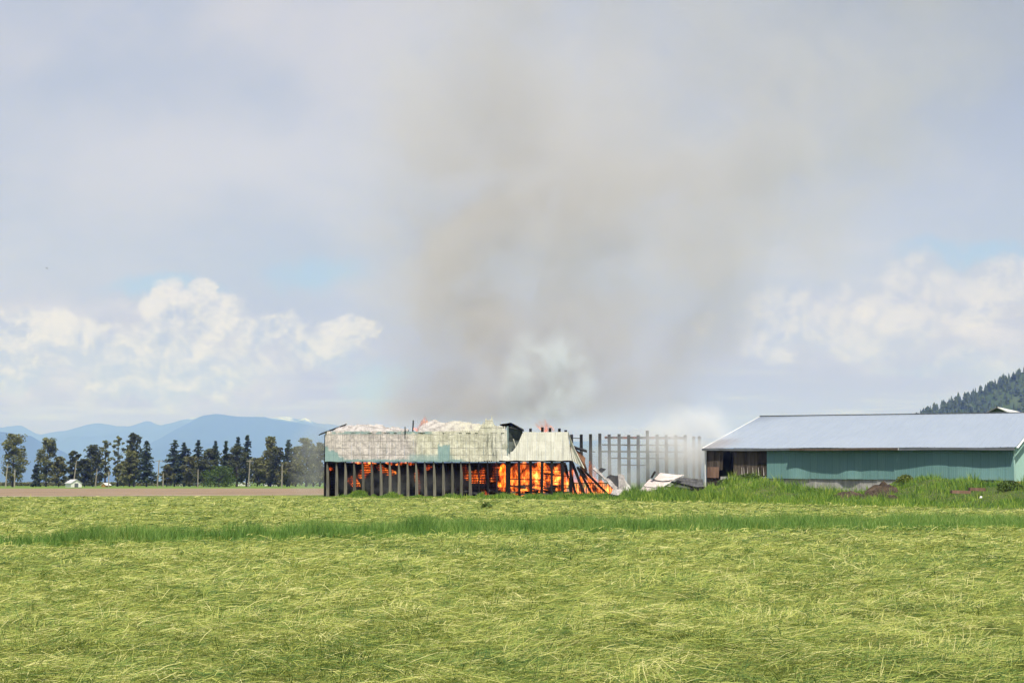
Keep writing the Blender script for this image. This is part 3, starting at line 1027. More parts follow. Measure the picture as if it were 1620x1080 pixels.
def roof_sheet(pa, pb, prof, k, mat=None):
    m = MB()
    x0, x1 = lx(pa), lx(pb)
    nx, ns = 9, 12
    rows = []
    for s in range(ns):
        t = s / (ns - 1) * 1.5
        row = []
        for i in range(nx):
            x = x0 + (x1 - x0) * i / (nx - 1)
            top = lz(prof(514 + x * SCB))
            e = 7.86
            if t <= 1:
                y, z = -0.08 + 2.8 * t, e + (top - e) * math.sin(t * math.pi / 2) ** 0.8
            else:
                y, z = 2.72 + 4.5 * (t - 1), top - 2.2 * ((t - 1) / .5) ** 1.6
            wv = (float(vnoise(np.array([x * 1.5 + 31]), np.array([t * 4 + k]), 23)[0]) - .5)
            row.append((x, y + wv * .5, z + wv * .42 * (t > .05) + (0.035 if i % 2 else 0)))
        rows.append(row)
    m.grid(rows)
    m.build('roof_sheet', mat or M_ASH, barn, smooth=False)


e = np.linspace(521, 643, 10)
for k in range(9): roof_sheet(e[k] + .1, e[k + 1] + .3, ROOF_A, k)
e = np.linspace(660, 800, 11)
for k in range(10): roof_sheet(e[k] + .1, e[k + 1] + .3, ROOF_B, k + 20)
# dark broken edges of the roof
MB().bar((lx(507), -0.75, lz(687)), (lx(541), 2.7, lz(670.6)), 0.12, 0.62).build('dark_underside_bar', M_SOOT, barn)  # dark bar added in place of the overhang's shaded underside
MB().bar((lx(641), -.5, lz(684)), (lx(639), 1.2, lz(677)), 0.5, 0.12).build('roof_end', M_SOOT, barn)
m = MB()
m.grid([[(lx(787), 0.2, lz(671.5)), (lx(800), 0.4, lz(670)), (lx(808), 0.5, lz(667.8)), (lx(817), 0.4, lz(674)), (lx(827), 0.1, lz(679.5))],
        [(lx(790), 1.7, lz(670.5)), (lx(800), 1.8, lz(668.5)), (lx(808), 1.9, lz(667.2)), (lx(818), 1.8, lz(672)), (lx(829), 1.6, lz(678))],
        [(lx(792), .3, lz(673)), (lx(800), .3, lz(675.5)), (lx(808), .4, lz(677)), (lx(818), .3, lz(679)), (lx(829), .15, lz(682.5))]])
m.build('lifted_roof_sheet', M_SOOT, barn)
m = MB()
m.grid([[(lx(804), 0.5, lz(676)), (lx(812), .7, lz(673)), (lx(820), .6, lz(678)), (lx(827), 0.2, lz(682))],
        [(lx(804), 0.9, lz(698)), (lx(812), 1.0, lz(698)), (lx(820), .9, lz(697)), (lx(828), 0.5, lz(697))],
        [(lx(805), 0.3, lz(722)), (lx(812), 0.5, lz(722)), (lx(821), .4, lz(715)), (lx(828), .3, lz(708))]])
m.build('hanging_sheet', simple('dark_green_underside', (0.075, 0.09, 0.08), 0.5, 1.2, .7), barn)
MB().bar((lx(812), .1, lz(694)), (lx(819), -.05, lz(714)), .12, .08).build('torn_strip', M_ASH, barn)
MB().bar((lx(803), -0.1, lz(674)), (lx(803.5), -0.1, lz(728)), .22, .16).build('corner_trim', simple('blue_grey_trim', (.20, .27, .28), .3, 2), barn)
MB().bar((lx(652), .2, lz(690)), (lx(653), .2, lz(664.5)), .16, .16).build('roof_post', M_CHAR, barn)
for p, t_ in ((839, 677.5), (858, 675.5), (870, 676.5), (885, 677.5), (895, 680)):
    MB().bar((lx(p), .25, lz(695)), (lx(p + .4), .25, lz(t_)), .34, .3).build('post_stub', M_CHAR, barn)

# posts of the open front
k = 0
p = 518.5
while p < 800:
    x = lx(p)
    pale = abs(p - 596) < 6 or abs(p - 610) < 5
    mt = M_PALE if pale else (M_POST if p < 745 else M_FRAME)
    m = MB()
    wb, wt_ = (0.38, 0.15) if p < 745 else (0.20, 0.14)
    # narrow under the eave, outer edge straight: slanting shade put into the shape
    zs = [0, 0.8, 2.0, 3.0, 3.7, 4.33]
    ws = [wb, wb * .98, wb * .9, wb * .78, wb * .55, wt_ * .7]
    rows = []
    for z, ww in zip(zs, ws):
        xl = x - wb / 2 + 0.04 * math.sin(k) * z / 4
        rows.append([(xl, 0.0, z), (xl + ww, 0.0, z), (xl + ww, 0.42, z), (xl, 0.42, z), (xl, 0.0, z)])
    m.grid(rows)
    n = len(m.v)
    m.f.append((n - 5, n - 4, n - 3, n - 2))
    m.build('post', mt, barn)
    p += 14.1
    k += 1
for p, wd in ((804, .62), (822, .32), (840, .36), (857, .36), (873, .3), (890, .38), (903, .3)):
    MB().bar((lx(p), 0.1, 0), (lx(p + rng.uniform(-1, 1)), 0.1, 4.35), wd, .34).build('post', M_CHAR, barn)
for p0, p1, py, th in ((806, 862, 757.5, .12), (808, 905, 768, .10), (806, 840, 733, .10), (858, 905, 752, .09), (840, 905, 743, .07)):
    MB().bar((lx(p0), .35, lz(py)), (lx(p1), .4, lz(py + rng.uniform(-1, 1.5))), th, .1).build('rail', M_CHAR, barn)
MB().bar((0, .1, 4.32), (x_end, .1, 4.34), .16, .3).build('lintel_beam', M_CHAR, barn)

# inner wall of gapped boards, with a deck and black backing added to block sun and sky
z = 0.1
while z < 4.02:
    m = MB()
    xe = lx(792) + rng.uniform(-.8, .6)
    pts = np.linspace(0.3, xe, 9)
    for a, b in zip(pts[:-1], pts[1:]):
        da = rng.uniform(-.015, .015)
        m.box(a, b - .01, 3.2, 3.26, z + da, z + 0.145 + da)
    m.build('inner_board', M_CHAR, barn)
    z += 0.2
MB().box(0, lx(906), .45, 9, 4.36, 4.46).build('sun_block_deck', M_CHAR, barn)
MB().box(-.1, lx(900), 9.0, 9.15, 0, 4.3).build('black_backing', M_CHAR, barn)
MB().box(-.14, -.02, .1, 9.2, 0, 7.6).build('end_wall', M_CHAR, barn)

# the broken end: torn cladding, curled sheets and leaning timbers
m = MB()
L0 = [(899, 683), (901, 695), (903.5, 708), (904.5, 720), (906, 729)]
R0 = [(899.6, 683), (904, 697), (910, 711), (917, 725), (925, 741)]
rows = []
for (a, b), (c, d) in zip(L0, R0):
    rows.append([(lx(a + (c - a) * t), -0.2 - .35 * t * t + .06 * math.sin(t * 20), lz(b + (d - b) * t)) for t in np.linspace(0, 1, 9)])
m.grid(rows).build('torn_cladding_sheet', simple('cream_sheet', (.74, .72, .64), .12, 1.2), barn)
m = MB()
A = [(903, 705), (912, 710), (920, 716), (927, 724), (926, 731)]
B = [(904, 718), (911, 724), (918, 735), (924, 748), (930, 745)]
m.grid([[(lx(a), .8 + .3 * math.sin(i), lz(b)) for i, (a, b) in enumerate(A)], [(lx((a[0] + b[0]) / 2), .45, lz((a[1] + b[1]) / 2)) for a, b in zip(A, B)], [(lx(a), .75, lz(b)) for a, b in B]])
m.build('curled_sheet', M_RUST, barn)
m = MB()
A = [(902, 701), (908, 704), (915, 707), (923, 709), (929, 711)]
m.grid([[(lx(a), .9, lz(b)) for a, b in A], [(lx(a + .5), .6, lz(b + 2.5)) for a, b in A], [(lx(a), .9, lz(b + 4.5)) for a, b in A]]).build('curled_sheet', M_SOOT, barn)
for (a, b, c, d, y, wd) in ((906, 732, 925, 783, .6, .34), (914, 738, 938, 783, 1.0, .3), (918, 742, 952, 783, 1.5, .36), (926, 746, 964, 784, .3, .28), (903, 745, 912, 784, 1.8, .3), (896, 735, 905, 784, 2.2, .3), (930, 757, 946, 784, 1.9, .22)):
    MB().bar((lx(a), y, lz(b)), (lx(c), y - .2, lz(d)), wd, wd).build('leaning_timber', M_CHAR, barn)


# heaped charred timber at the foot of the fire: individual pieces
def heap(px0, px1, z0, z1, n, y0, y1, label):
    t = thing('debris_heap', label, 'debris', (BX + lx((px0 + px1) / 2), BY + (y0 + y1) / 2, 0), group='charred debris heaps')
    ww = (px1 - px0) / SCB / 2
    for i in range(n):
        c = Vector((rng.uniform(-ww, ww) * .8, rng.uniform(y0 - y1, y1 - y0) / 2, rng.uniform(z0, z1)))
        a = rng.uniform(-.35, .35)
        L = rng.uniform(.5, 1.3)
        d = Vector((math.cos(a) * L, rng.uniform(-.4, .4), math.sin(a) * L * .7))
        q = c - d
        q.z = max(.06, q.z)
        MB().bar(q, c + d, rng.uniform(.1, .26), rng.uniform(.08, .2)).build('charred_plank', M_CHAR if rng.random() < .6 else M_DGREY, t)


heap(806, 905, .1, 1.35, 34, 1.0, 2.6, 'heap of charred planks under the brightest flames')
heap(852, 902, .6, 3.0, 20, 1.4, 2.4, 'tangle of charred planks hanging in the fire past the tall flames')
heap(700, 800, .1, .7, 16, .9, 2.2, 'low heap of charred planks inside the dark bays')

gate = thing('railing', 'row of thin upright bars before the collapsing end of the burning barn', 'railing', (BX + lx(934), BY - .9, 0))
for i in range(19):
    x = (i - 9) * .285
    MB().bar((x, 0, .05), (x + rng.uniform(-.05, .05), 0, lz(764) + rng.uniform(-.12, .05)), .07, .05).build('bar', M_CHAR, gate)
MB().bar((-2.6, 0.04, lz(763.5)), (2.65, .04, lz(764)), .10, .07).build('rail', M_CHAR, gate)

# the skeleton of the neighbouring bay
FY = 184.0
SF = FE / FY
frame = thing('timber_skeleton', 'charred skeleton of posts and thin rails standing bare in the smoke', 'frame', (PX(995, FY), FY, 0))
def fx(px): return (px - 995) / SF
def fz(py): return CAM_H + (762 - py) / SF
tops = [687, 687, 686.5, 685.5, 687, 686.5, 688, 688, 681, 687.5, 687.5, 688, 688]
for i, t_ in enumerate(tops):
    p = 904.5 + 15.05 * i
    ps = MB().bar((fx(p), 0, 0), (fx(p + rng.uniform(-.5, .5)), 0, fz(t_)), .46, .34, .38, .30).build('post', M_FRAME, frame)
    MB().bar((fx(p - 1.4), -.2, fz(t_ + 3)), (fx(p + 1.5), -.2, fz(t_ + 3.4)), .34, .1).build('bracket', M_FRAME, ps)
M_EMBER, n = material('glowing_charred_rail')
tc = n.new('ShaderNodeTexCoord').outputs['Object']
f = n.step(n.noise(n.vm('MULTIPLY', tc, (1.2, 3, 3)), 1.0, 4, .6), .5, .66)
b_ = n.new('ShaderNodeBsdfPrincipled'); b_.inputs['Roughness'].default_value = .9
n.put(b_.inputs['Base Color'], n.mix(f, (.03, .025, .025), (.16, .05, .04)))
n.put(b_.inputs['Emission Color'], (1.0, .12, .06)); n.put(b_.inputs['Emission Strength'], n.m('MULTIPLY', f, .16))
n.l.new(b_.outputs[0], n.new('ShaderNodeOutputMaterial').inputs[0])
for p0, p1, py, th, mt in ((957, 1086, 692, .30, M_EMBER), (953, 1086, 703.5, .17, M_FRAME), (950, 1086, 714, .19, M_FRAME), (967, 1090, 724.5, .16, M_FRAME), (983, 1022, 735, .14, M_FRAME), (906, 920, 692.5, .09, M_EMBER), (903, 912, 714, .09, M_FRAME), (936, 942, 714, .09, M_FRAME)):
    MB().bar((fx(p0), .05, fz(py)), (fx(p1), .05, fz(py + .8)), th, .08).build('rail', mt, frame)
for p_, lb in ((1098, 'charred post end poking out of white smoke beside the bare frame'), (1107, 'charred post end in white smoke close to the roofed barn')):
    t = thing('charred_post', lb, 'post', (PX(p_, 186), 186, 0))
    MB().bar((0, 0, 0), (0, 0, PZ(690, 186)), .34, .3).build('shaft', M_FRAME, t)
    MB().bar((-.22, -.2, PZ(693, 186)), (.22, -.2, PZ(693, 186)), .32, .1).build('bracket', M_FRAME, t)


# ------------------------------------------------------------------ fallen roof sheets between the barns
def fallen(name, label, pts, Y, mat, n=10, rib=.03, group='fallen roof sheets between the barns', cat='roof sheet', sag=.12):
    """a ribbed sheet between four corners given as (bearing px, height py, distance)"""
    (a, b, c, d) = [Vector((PX(p[0], Y + p[2]), Y + p[2], PZ(p[1], Y + p[2]))) for p in pts]     # a-b one edge, d-c the opposite one
    o = (a + b + c + d) / 4
    o.z = min(v.z for v in (a, b, c, d))
    t = tag(bpy.data.objects.new(name, None), label, cat, group)
    link(t); t.location = o
    mb = MB()
    rows = []
    nu, nv = 2 * n + 1, 7
    nrm = (b - a).cross(d - a).normalized()
    for j in range(nv):
        v = j / (nv - 1)
        row = []
        for i in range(nu):
            u = i / (nu - 1)
            q = (a.lerp(b, u)).lerp(d.lerp(c, u), v)
            w_ = float(vnoise(np.array([q.x * 1.1]), np.array([q.y * 1.1 + q.z]), 61)[0]) - .5
            row.append(q + nrm * ((rib if i % 2 else 0) + w_ * .22) + Vector((0, 0, -sag * 4 * u * (1 - u))) - o)
        rows.append(row)
    mb.grid(rows).build('sheet', mat, t)
    # the folded edge of the sheet
    mb2 = MB()
    mb2.grid([[p + Vector((0, -.02, 0)) for p in rows[0]], [p + Vector((0, -.05, -.12)) for p in rows[0]]]).build('folded_edge', M_DGREY, t)
    return t


fallen('fallen_roof_sheet', 'pinkish white fallen roof sheet lowest of the overlapping three', [(1008, 775, -3), (1046, 779, -3), (1062, 768, -.5), (1021, 767, -.5)], 172, M_PINK)
fallen('fallen_roof_sheet', 'pinkish white fallen roof sheet in the middle of the overlapping three', [(1018, 768, -1.2), (1050, 769, -1), (1068, 757, 1.4), (1028, 758.5, 1)], 172, M_PINK)
fallen('fallen_roof_sheet', 'pinkish white fallen roof sheet topmost of the overlapping three', [(1033, 758, .6), (1060, 759, .6), (1083, 751, 3.2), (1045, 747.5, 3)], 172, M_PINK)
fallen('fallen_roof_sheet', 'sooty dark fallen sheet sloping against the roofed barn', [(1062, 768, .5), (1114, 772, 1), (1112, 757, 4), (1076, 753, 4)], 173, M_DGREY)
fallen('fallen_roof_sheet', 'black fallen sheet under the sooty dark one', [(1056, 776, -.5), (1118, 778, -.2), (1116, 769, 2.2), (1060, 768, 1.6)], 172.4, M_SOOT)
fallen('fallen_roof_sheet', 'tall buckled white sheet standing on end beside the flames', [(979, 782, 0), (992, 783, .3), (988, 752, .8), (978, 750, .5)], 172.5, M_ASH, n=5, sag=-.1)
fallen('fallen_roof_sheet', 'dull grey white sheet leaning behind the tall buckled one', [(990, 779, 1.5), (1003, 780, 1.5), (996, 767, 2.4), (988, 757, 2.4)], 173, simple('dull_white_sheet', (.52, .51, .49), .2, 1.2), n=5)
fallen('fallen_roof_sheet', 'black twisted sheet behind the tall buckled white one', [(960, 754, 1.6), (978, 782, 1), (980, 752, 1.8), (966, 750, 2.4)], 174, M_SOOT, n=6)
fallen('fallen_roof_sheet', 'small black sheet tilted up above the burning slope', [(946, 744, 2), (954, 746, 2), (959, 742, 3), (951, 739, 3)], 174, M_SOOT, n=4, sag=0)
fallen('fallen_roof_sheet', 'white curled sheet edging the burning slope', [(937, 742, .2), (957, 760, .2), (960, 757, .9), (941, 739, .8)], 174, M_ASH, n=6, sag=-.1)
fallen('fallen_roof_sheet', 'white shredded sheet lying at the foot of the burning slope', [(957, 758, -.2), (981, 783, -.6), (986, 776, .4), (962, 756, .6)], 173.6, M_ASH, n=8, sag=.05)
fallen('fallen_roof_sheet', 'flat white sheet at the very foot of the tall buckled one', [(966, 781, -.9), (994, 784, -.9), (991, 775, .3), (971, 772, .2)], 172.2, M_ASH, n=6, sag=0)
for (a, b, c, d, yy, lb) in ((1052, 770, 1118, 777, 170.8, 'long charred beam lying under the fallen sheets'), (1062, 762, 1112, 774, 171.6, 'charred beam slanting down beside the roofed barn'), (1031, 755, 1037, 746, 172, 'short charred post sticking up at the topmost pink sheet'), (1070, 776, 1114, 771, 170.2, 'charred beam crossing the long beam')):
    t = thing('fallen_beam', lb, 'beam', (PX(a, yy), yy, 0), group='fallen charred beams')
    MB().bar((0, 0, PZ(b, yy)), (PX(c, yy) - PX(a, yy), .5, PZ(d, yy)), .24, .2).build('timber', M_CHAR, t)

# ------------------------------------------------------------------ the roofed barn
TH = R(28)
RX, RY = PX(1119, 176), 176.0
rb = thing('roofed_barn', 'long low barn with pale metal roof and teal metal walls over grey concrete', 'barn', (RX, RY, 0), (0, 0.0080, -TH))
UX, UY, VX, VY = math.cos(TH), -math.sin(TH), math.sin(TH), math.cos(TH)
def rs(px):
    k_ = (px - 810) / FE
    return (k_ * RY - RX) / (UX - k_ * UY)
def rz(py, s): return CAM_H + (762 - py) / FE * (RY + UY * s) + 0.008 * s
LB = rs(1605)
WB = 22.0
Z_EAVE, Z_RIDGE = 6.05, 10.75
sl = (Z_RIDGE - Z_EAVE) / WB
OV = 0.62
# roof slopes with standing ribs
def slope(y0, y1, z0, z1, name, mat):
    m = MB()
    x = -0.35
    xs = []
    while x < LB - .3:
        xs += [(x, 0), (x + .66, 0), (x + .70, .03), (x + .76, .03), (x + .80, 0)]
        x += 0.8
    r0, r1 = [], []
    rows = []
    for t in np.linspace(0, 1, 9):
        y = y0 + (y1 - y0) * t
        rows.append([(px_, y, z0 + (z1 - z0) * t + hh + .03 * math.sin(px_ * .55 + t * 2) * (1 - t)) for px_, hh in xs])
    m.grid(rows).build(name, mat, rb)
slope(-OV, WB, Z_EAVE - sl * OV, Z_RIDGE, 'roof_slope', M_ROOF)
slope(2 * WB + OV, WB, Z_EAVE - sl * OV, Z_RIDGE, 'roof_slope', M_ROOF)
MB().bar((-.4, WB, Z_RIDGE + .06), (LB + .45, WB, Z_RIDGE + .06), .08, .5).build('ridge_cap', M_GUTTER, rb)
for x_, mt in ((-.42, M_WHITE), (LB + .50, M_WHITE)):
    MB().bar((x_, -OV - .1, Z_EAVE - sl * OV - .06), (x_, WB, Z_RIDGE - .02), .06, .22).build('verge_trim', mt, rb)
    MB().bar((x_, 2 * WB + OV, Z_EAVE - sl * OV - .06), (x_, WB, Z_RIDGE - .02), .07, .34).build('verge_trim', mt, rb)
for p0, p1, ov, mt, wv in ((1114, 1253, .74, M_GUTTER, .03), (1254, 1425, 1.2, M_BOARDD, .09), (1426, 1608, .97, M_GUTTER, .11)):
    a, b = rs(p0), rs(p1)
    ze = Z_EAVE - sl * OV
    rows = []
    for s in np.linspace(a, b, 28):
        o_ = ov + wv * math.sin(s * .62 + p0)
        dz = .03 * math.sin(s * .5 + p0)
        pr = [(-OV + .03, ze - .02), (-o_, ze - .03), (-o_ - .02, ze - .30), (-o_ + .12, ze - .33), (-OV + .03, ze - .12), (-OV + .03, ze - .02)]
        rows.append([(s, y_, z_ + dz) for y_, z_ in pr])
    gut = MB().grid(rows).build('gutter', mt, rb)
MB().box(rs(1424.4), rs(1426.4), -1.0, -.84, Z_EAVE - .42, Z_EAVE - .17).build('gutter_joint', M_WHITE, gut)

# teal wall sheets, their bottoms bulging out unevenly over the concrete
ZG0 = rz(756, 0)
ZW = Z_EAVE - .12
def bulge(s):
    return .05 + .30 * max(0, math.sin((s - 9.5) * .95)) ** 2 * (1 if 9.5 < s < 23 else 0) + (.34 * math.sin(math.pi * (s - 29) / 8) if 29 < s < 37 else 0)
s0, s1 = rs(1214), LB
ns = 32
for k in range(ns):
    a, b = s0 + (s1 - s0) * k / ns, s0 + (s1 - s0) * (k + 1) / ns - .01
    m = MB()
    xs = []
    for i in range(4):
        q = a + (b - a) * i / 4
        pp = (b - a) / 4
        xs += [(q, 0), (q + pp * .6, 0), (q + pp * .7, -.035), (q + pp * .9, -.035)]
    xs.append((b, 0))
    jit = rng.uniform(-.03, .02)
    rows = []
    o_ = Vector((a, -.15, ZG0))
    for t in (0, .12, .3, .55, 1):
        rows.append([(x - a, d - bulge(x) * (1 - t) ** 2.2 + jit * (1 - t), (ZW - ZG0) * t + (jit * .8 if t == 0 else 0)) for x, d in xs])
    o = m.grid(rows).build('wall_sheet', M_TEAL, rb)
    o.location = o_
# plinth with board marks
m = MB()
s = rs(1140)
while s < LB - .05:
    wd = rng.uniform(.22, .34)
    m.box(s, min(LB - .05, s + wd - .006), -.06 + rng.uniform(-.012, .012), .12, -.6, ZG0 + (-.02 if s > s0 else .22))
    s += wd
m.build('concrete_plinth', M_PLINTH, rb)
# timber boarded end with the open doorway
def wboard(p0, p1, y0, y1, ztop, zbot, mat, name='wall_board', dx=0):
    a, b = rs(p0), rs(p1)
    m = MB().box(0, b - a - .015, -.03, .03, 0, ztop - zbot)
    if dx: m.v = [(x + dx * (1 - z / (ztop - zbot)), y, z) for x, y, z in m.v]
    o = m.build(name, mat, rb)
    o.location = (a, y0 + rng.uniform(-.03, .03), zbot)
    return o
q = 1160.5
while q < 1213.5:
    wboard(q, min(1214, q + 5.4), -.02, 0, ZW, rz(752.5, rs(q)) + rng.uniform(-.03, .03), M_BOARDD)
    q += 5.4
for i, q in enumerate((1121, 1126, 1131, 1136, 1141)):   # the dragged door leaf hanging from its top
    wboard(q, q + 5, -.22, 0, ZW, rz(742 + i * .3, 0), M_BOARDD, 'door_board', dx=-.14)
for q in (1120.5, 1125.2, 1129.8, 1134.4): wboard(q, q + 4.6, -.30, 0, rz(738.5, 0), rz(755.5, 0), M_BOARDL, 'door_board', dx=-.05)
for q in (1118.5, 1124, 1129.5, 1135): wboard(q, q + 5.4, -.12, 0, rz(757, 0), -.2, M_BOARDD)
for q in (1174, 1177.5, 1183, 1191.5, 1200.5, 1208.5):   # sunlit battens leaning on the boards
    a = rs(q)
    MB().bar((a + .12, -.38, rz(752, a)), (a - .04, -.06, rz(739, a)), .10, .04, .03, .03).build('batten', M_PALE, rb)
MB().bar((rs(1200), -.1, rz(733, 2)), (rs(1213), -.1, rz(733, 3)), .08, .1).build('ledger', M_CHAR, rb)
MB().bar((rs(1116), -.05, -.2), (rs(1116), -.05, ZW), .12, .12).build('corner_post', M_WHITE, rb)
# the rest of the walls
MB().box(rs(1117), rs(1118), .1, 2 * WB, 0, Z_EAVE - .1).build('end_boards', M_BOARDD, rb)
MB().box(0, LB, 2 * WB - .2, 2 * WB, 0, Z_EAVE - .1).build('back_wall', M_BOARDD, rb)
MB().box(0.2, LB - .2, 8.0, 8.1, 0, Z_EAVE).build('interior_dark_sheet', M_BLACK, rb)  # near-black sheet, the shade inside the doorway put into its colour
for k in range(8):
    m = MB()
    y0_ = k * .9
    rows = []
    ys = []
    for i in range(4): ys += [(y0_ + i * .225, 0), (y0_ + i * .225 + .14, 0), (y0_ + i * .225 + .16, .035), (y0_ + i * .225 + .20, .035)]
    ys.append((y0_ + .89, 0))
    rows = [[(d, y_, ZG0 - .1) for y_, d in ys], [(d, y_, Z_EAVE + sl * y_ - .06) for y_, d in ys]]
    o = m.grid(rows).build('gable_sheet', M_SUN_GREEN, rb)
    o.location = (LB + .02, 0, 0)
m = MB()
m.add([(LB - .1, 7.2, ZG0 - .1), (LB - .1, 2 * WB, ZG0 - .1), (LB - .1, 2 * WB, Z_EAVE), (LB - .1, WB, Z_RIDGE - .1), (LB - .1, 7.2, Z_EAVE + 7.2 * sl)], [(0, 1, 2, 3, 4)])
m.build('gable_wall', M_SUN_GREEN, rb)
MB().box(LB - .02, LB + .06, -.02, 2 * WB, -1, ZG0 - .11).build('gable_base', M_YELLOW, rb)
MB().bar((LB + .06, -.14, ZG0 - .1), (LB + .06, -.14, ZW), .16, .12).build('corner_trim', M_SUN_GREEN, rb)

# the farther barn whose roof peeks over the ridge
fb = thing('distant_barn', 'farther barn showing only a white roof and dark gable over the long ridge', 'barn', (PX(1583, 236), 236, 0), (0, 0, -R(30)))
pk = PZ(643.5, 236)
m = MB().add([(-7, 0, 0), (7, 0, 0), (7, 0, pk - 3.4), (0, 0, pk - .12), (-7, 0, pk - 3.4), (-7, 30, 0), (7, 30, 0), (7, 30, pk - 3.4), (0, 30, pk - .12), (-7, 30, pk - 3.4)],
             [(0, 1, 2, 3, 4), (9, 8, 7, 6, 5), (1, 6, 7, 2), (5, 0, 4, 9)])
m.build('wall', simple('dull_green_gable', (.11, .14, .12), .2, .5), fb)
for sd in (-1, 1):
    a = [(0, -.9, pk), (sd * 7.8, -.9, pk - 3.75), (sd * 7.8, 31, pk - 3.75), (0, 31, pk)]
    MB().add(a + [(x, y, z - .16) for x, y, z in a], [(0, 1, 2, 3), (7, 6, 5, 4), (0, 4, 5, 1), (1, 5, 6, 2), (2, 6, 7, 3), (3, 7, 4, 0)]).build('roof_slope', M_ROOF if sd < 0 else M_WHITE, fb)
MB().bar((0, -.95, pk - .3), (0, -.95, pk + .25), .2, .12).build('finial', M_DGREY, fb)

# ------------------------------------------------------------------ grassy bank before the roofed barn
BK_H = interp([((p_ - 810) / FE * 150, max(0, 1.8 + (762 - y_) * 150 / FE - (.05 if 1130 < p_ < 1200 or 1410 < p_ < 1525 else .30))) for p_, y_ in
               ((480, 789), (990, 785), (1050, 782), (1100, 776), (1150, 766), (1185, 758), (1205, 762), (1222, 768), (1245, 772), (1275, 776), (1300, 782), (1345, 784), (1370, 776), (1395, 767), (1415, 765), (1430, 757), (1445, 758), (1480, 760), (1510, 766), (1540, 774), (1570, 780), (1600, 783), (1620, 784), (1700, 778), (2000, 780))])
FOOT = interp([(-40, 168), (-19, 164), (-1, 152), (10, 137), (16, 121), (24, 105), (27, 93), (30, 81), (31, 70), (34, 62), (60, 58)])
bkh = np.vectorize(BK_H)
footv = np.vectorize(FOOT)


def bank_h(x, y):
    f = footv(x)
    r = sstep(y, f, f + (149 - f) * 0.92)
    fall = 1 - 0.85 * sstep(y, 151, 162)
    n = fbm(x * .22, y * .22, 71, 4) - .5
    return bkh(x) * r ** 2.6 * fall + n * 0.45 * sstep(y, f + 2, f + 25) * sstep(bkh(x), .15, .8) * fall


def build_bank():
    xs = np.linspace(-24, 110, 240)
    ys = np.linspace(56, 178, 120)
    Xg, Yg = np.meshgrid(xs, ys)
    Zg = bank_h(Xg, Yg)
    f = footv(Xg)
    Zg = np.where(Yg < f + .3, -0.05, np.maximum(Zg, field_h(Xg, Yg) + .01))
    v = np.stack([Xg, Yg, Zg], -1).reshape(-1, 3)
    nr, nc = Xg.shape
    i = np.arange((nr - 1) * nc).reshape(nr - 1, nc)[:, :-1].ravel()
    t = np.concatenate([np.stack([i, i + 1, i + nc + 1], 1), np.stack([i, i + nc + 1, i + nc], 1)])
    o = np_tris('earth_bank', v, t, M_BANK, True)
    link(o); tag(o, kind='structure')
build_bank()


def dirt(px, Y, rx, ry, h, label, seed, zoff=-.15):
    x = PX(px, Y)
    z = float(bank_h(np.array([x]), np.array([Y]))[0]) + zoff
    m = MB()
    rows = []
    for i in range(10):
        r_ = i / 9
        row = []
        for j in range(21):
            a = j / 20 * math.tau
            nn = .7 + .6 * float(vnoise(np.array([math.cos(a) * 2 + seed]), np.array([math.sin(a) * 2 + r_]), seed)[0])
            row.append((math.cos(a) * rx * r_ * nn, math.sin(a) * ry * r_ * nn, h * (1 - r_ ** 2.4) * (.55 + .9 * float(vnoise(np.array([math.cos(a) * r_ * 3 + 9]), np.array([math.sin(a) * r_ * 3 + seed]), 5)[0]))))
        rows.append(row)
    o = m.grid(rows).build('dirt_heap', M_DIRT)
    o.location = (x, Y, z)
    tag(o, label, 'dirt heap', 'bare dirt heaps on the grassy bank')


dirt(1398, 141, 2.0, 1.3, 1.25, 'dark bare dirt heap on the bank below the teal wall', 3, zoff=-.1)
dirt(1384, 136, 2.1, 1.2, .9, 'lower dark dirt heap spilling down the bank', 5)
dirt(1346, 125, 2.2, 1.0, .65, 'flat patch of bare dirt low on the bank', 7)
dirt(1412, 130, .9, .8, .6, 'small clod of bare dirt beside the bright green mound', 9)
for p_, Y_, L, lb in ((1519, 118, 1.6, 'longer brown plank lying in the weeds below the teal wall'), (1545, 117, 1.3, 'shorter brown plank lying in the weeds by the white scrap')):
    x = PX(p_, Y_)
    z_ = float(bank_h(np.array([x]), np.array([Y_]))[0]) + .55
    t = thing('plank', lb, 'plank', (x, Y_, z_), (0, .03, .1), group='planks in the weeds')
    MB().box(-L / 2, L / 2, -.2, .2, 0, .26).build('board', M_BOARDL, t)
x = PX(1551, 112)
t = thing('scrap', 'small white scrap lying in the weeds near the planks', 'scrap', (x, 112, float(bank_h(np.array([x]), np.array([112.]))[0]) + .4))
MB().add([(-.12, 0, 0), (.09, 0, .02), (.13, .05, .14), (-.03, .05, .17)], [(0, 1, 2, 3)]).build('sheet', M_WHITE, t)


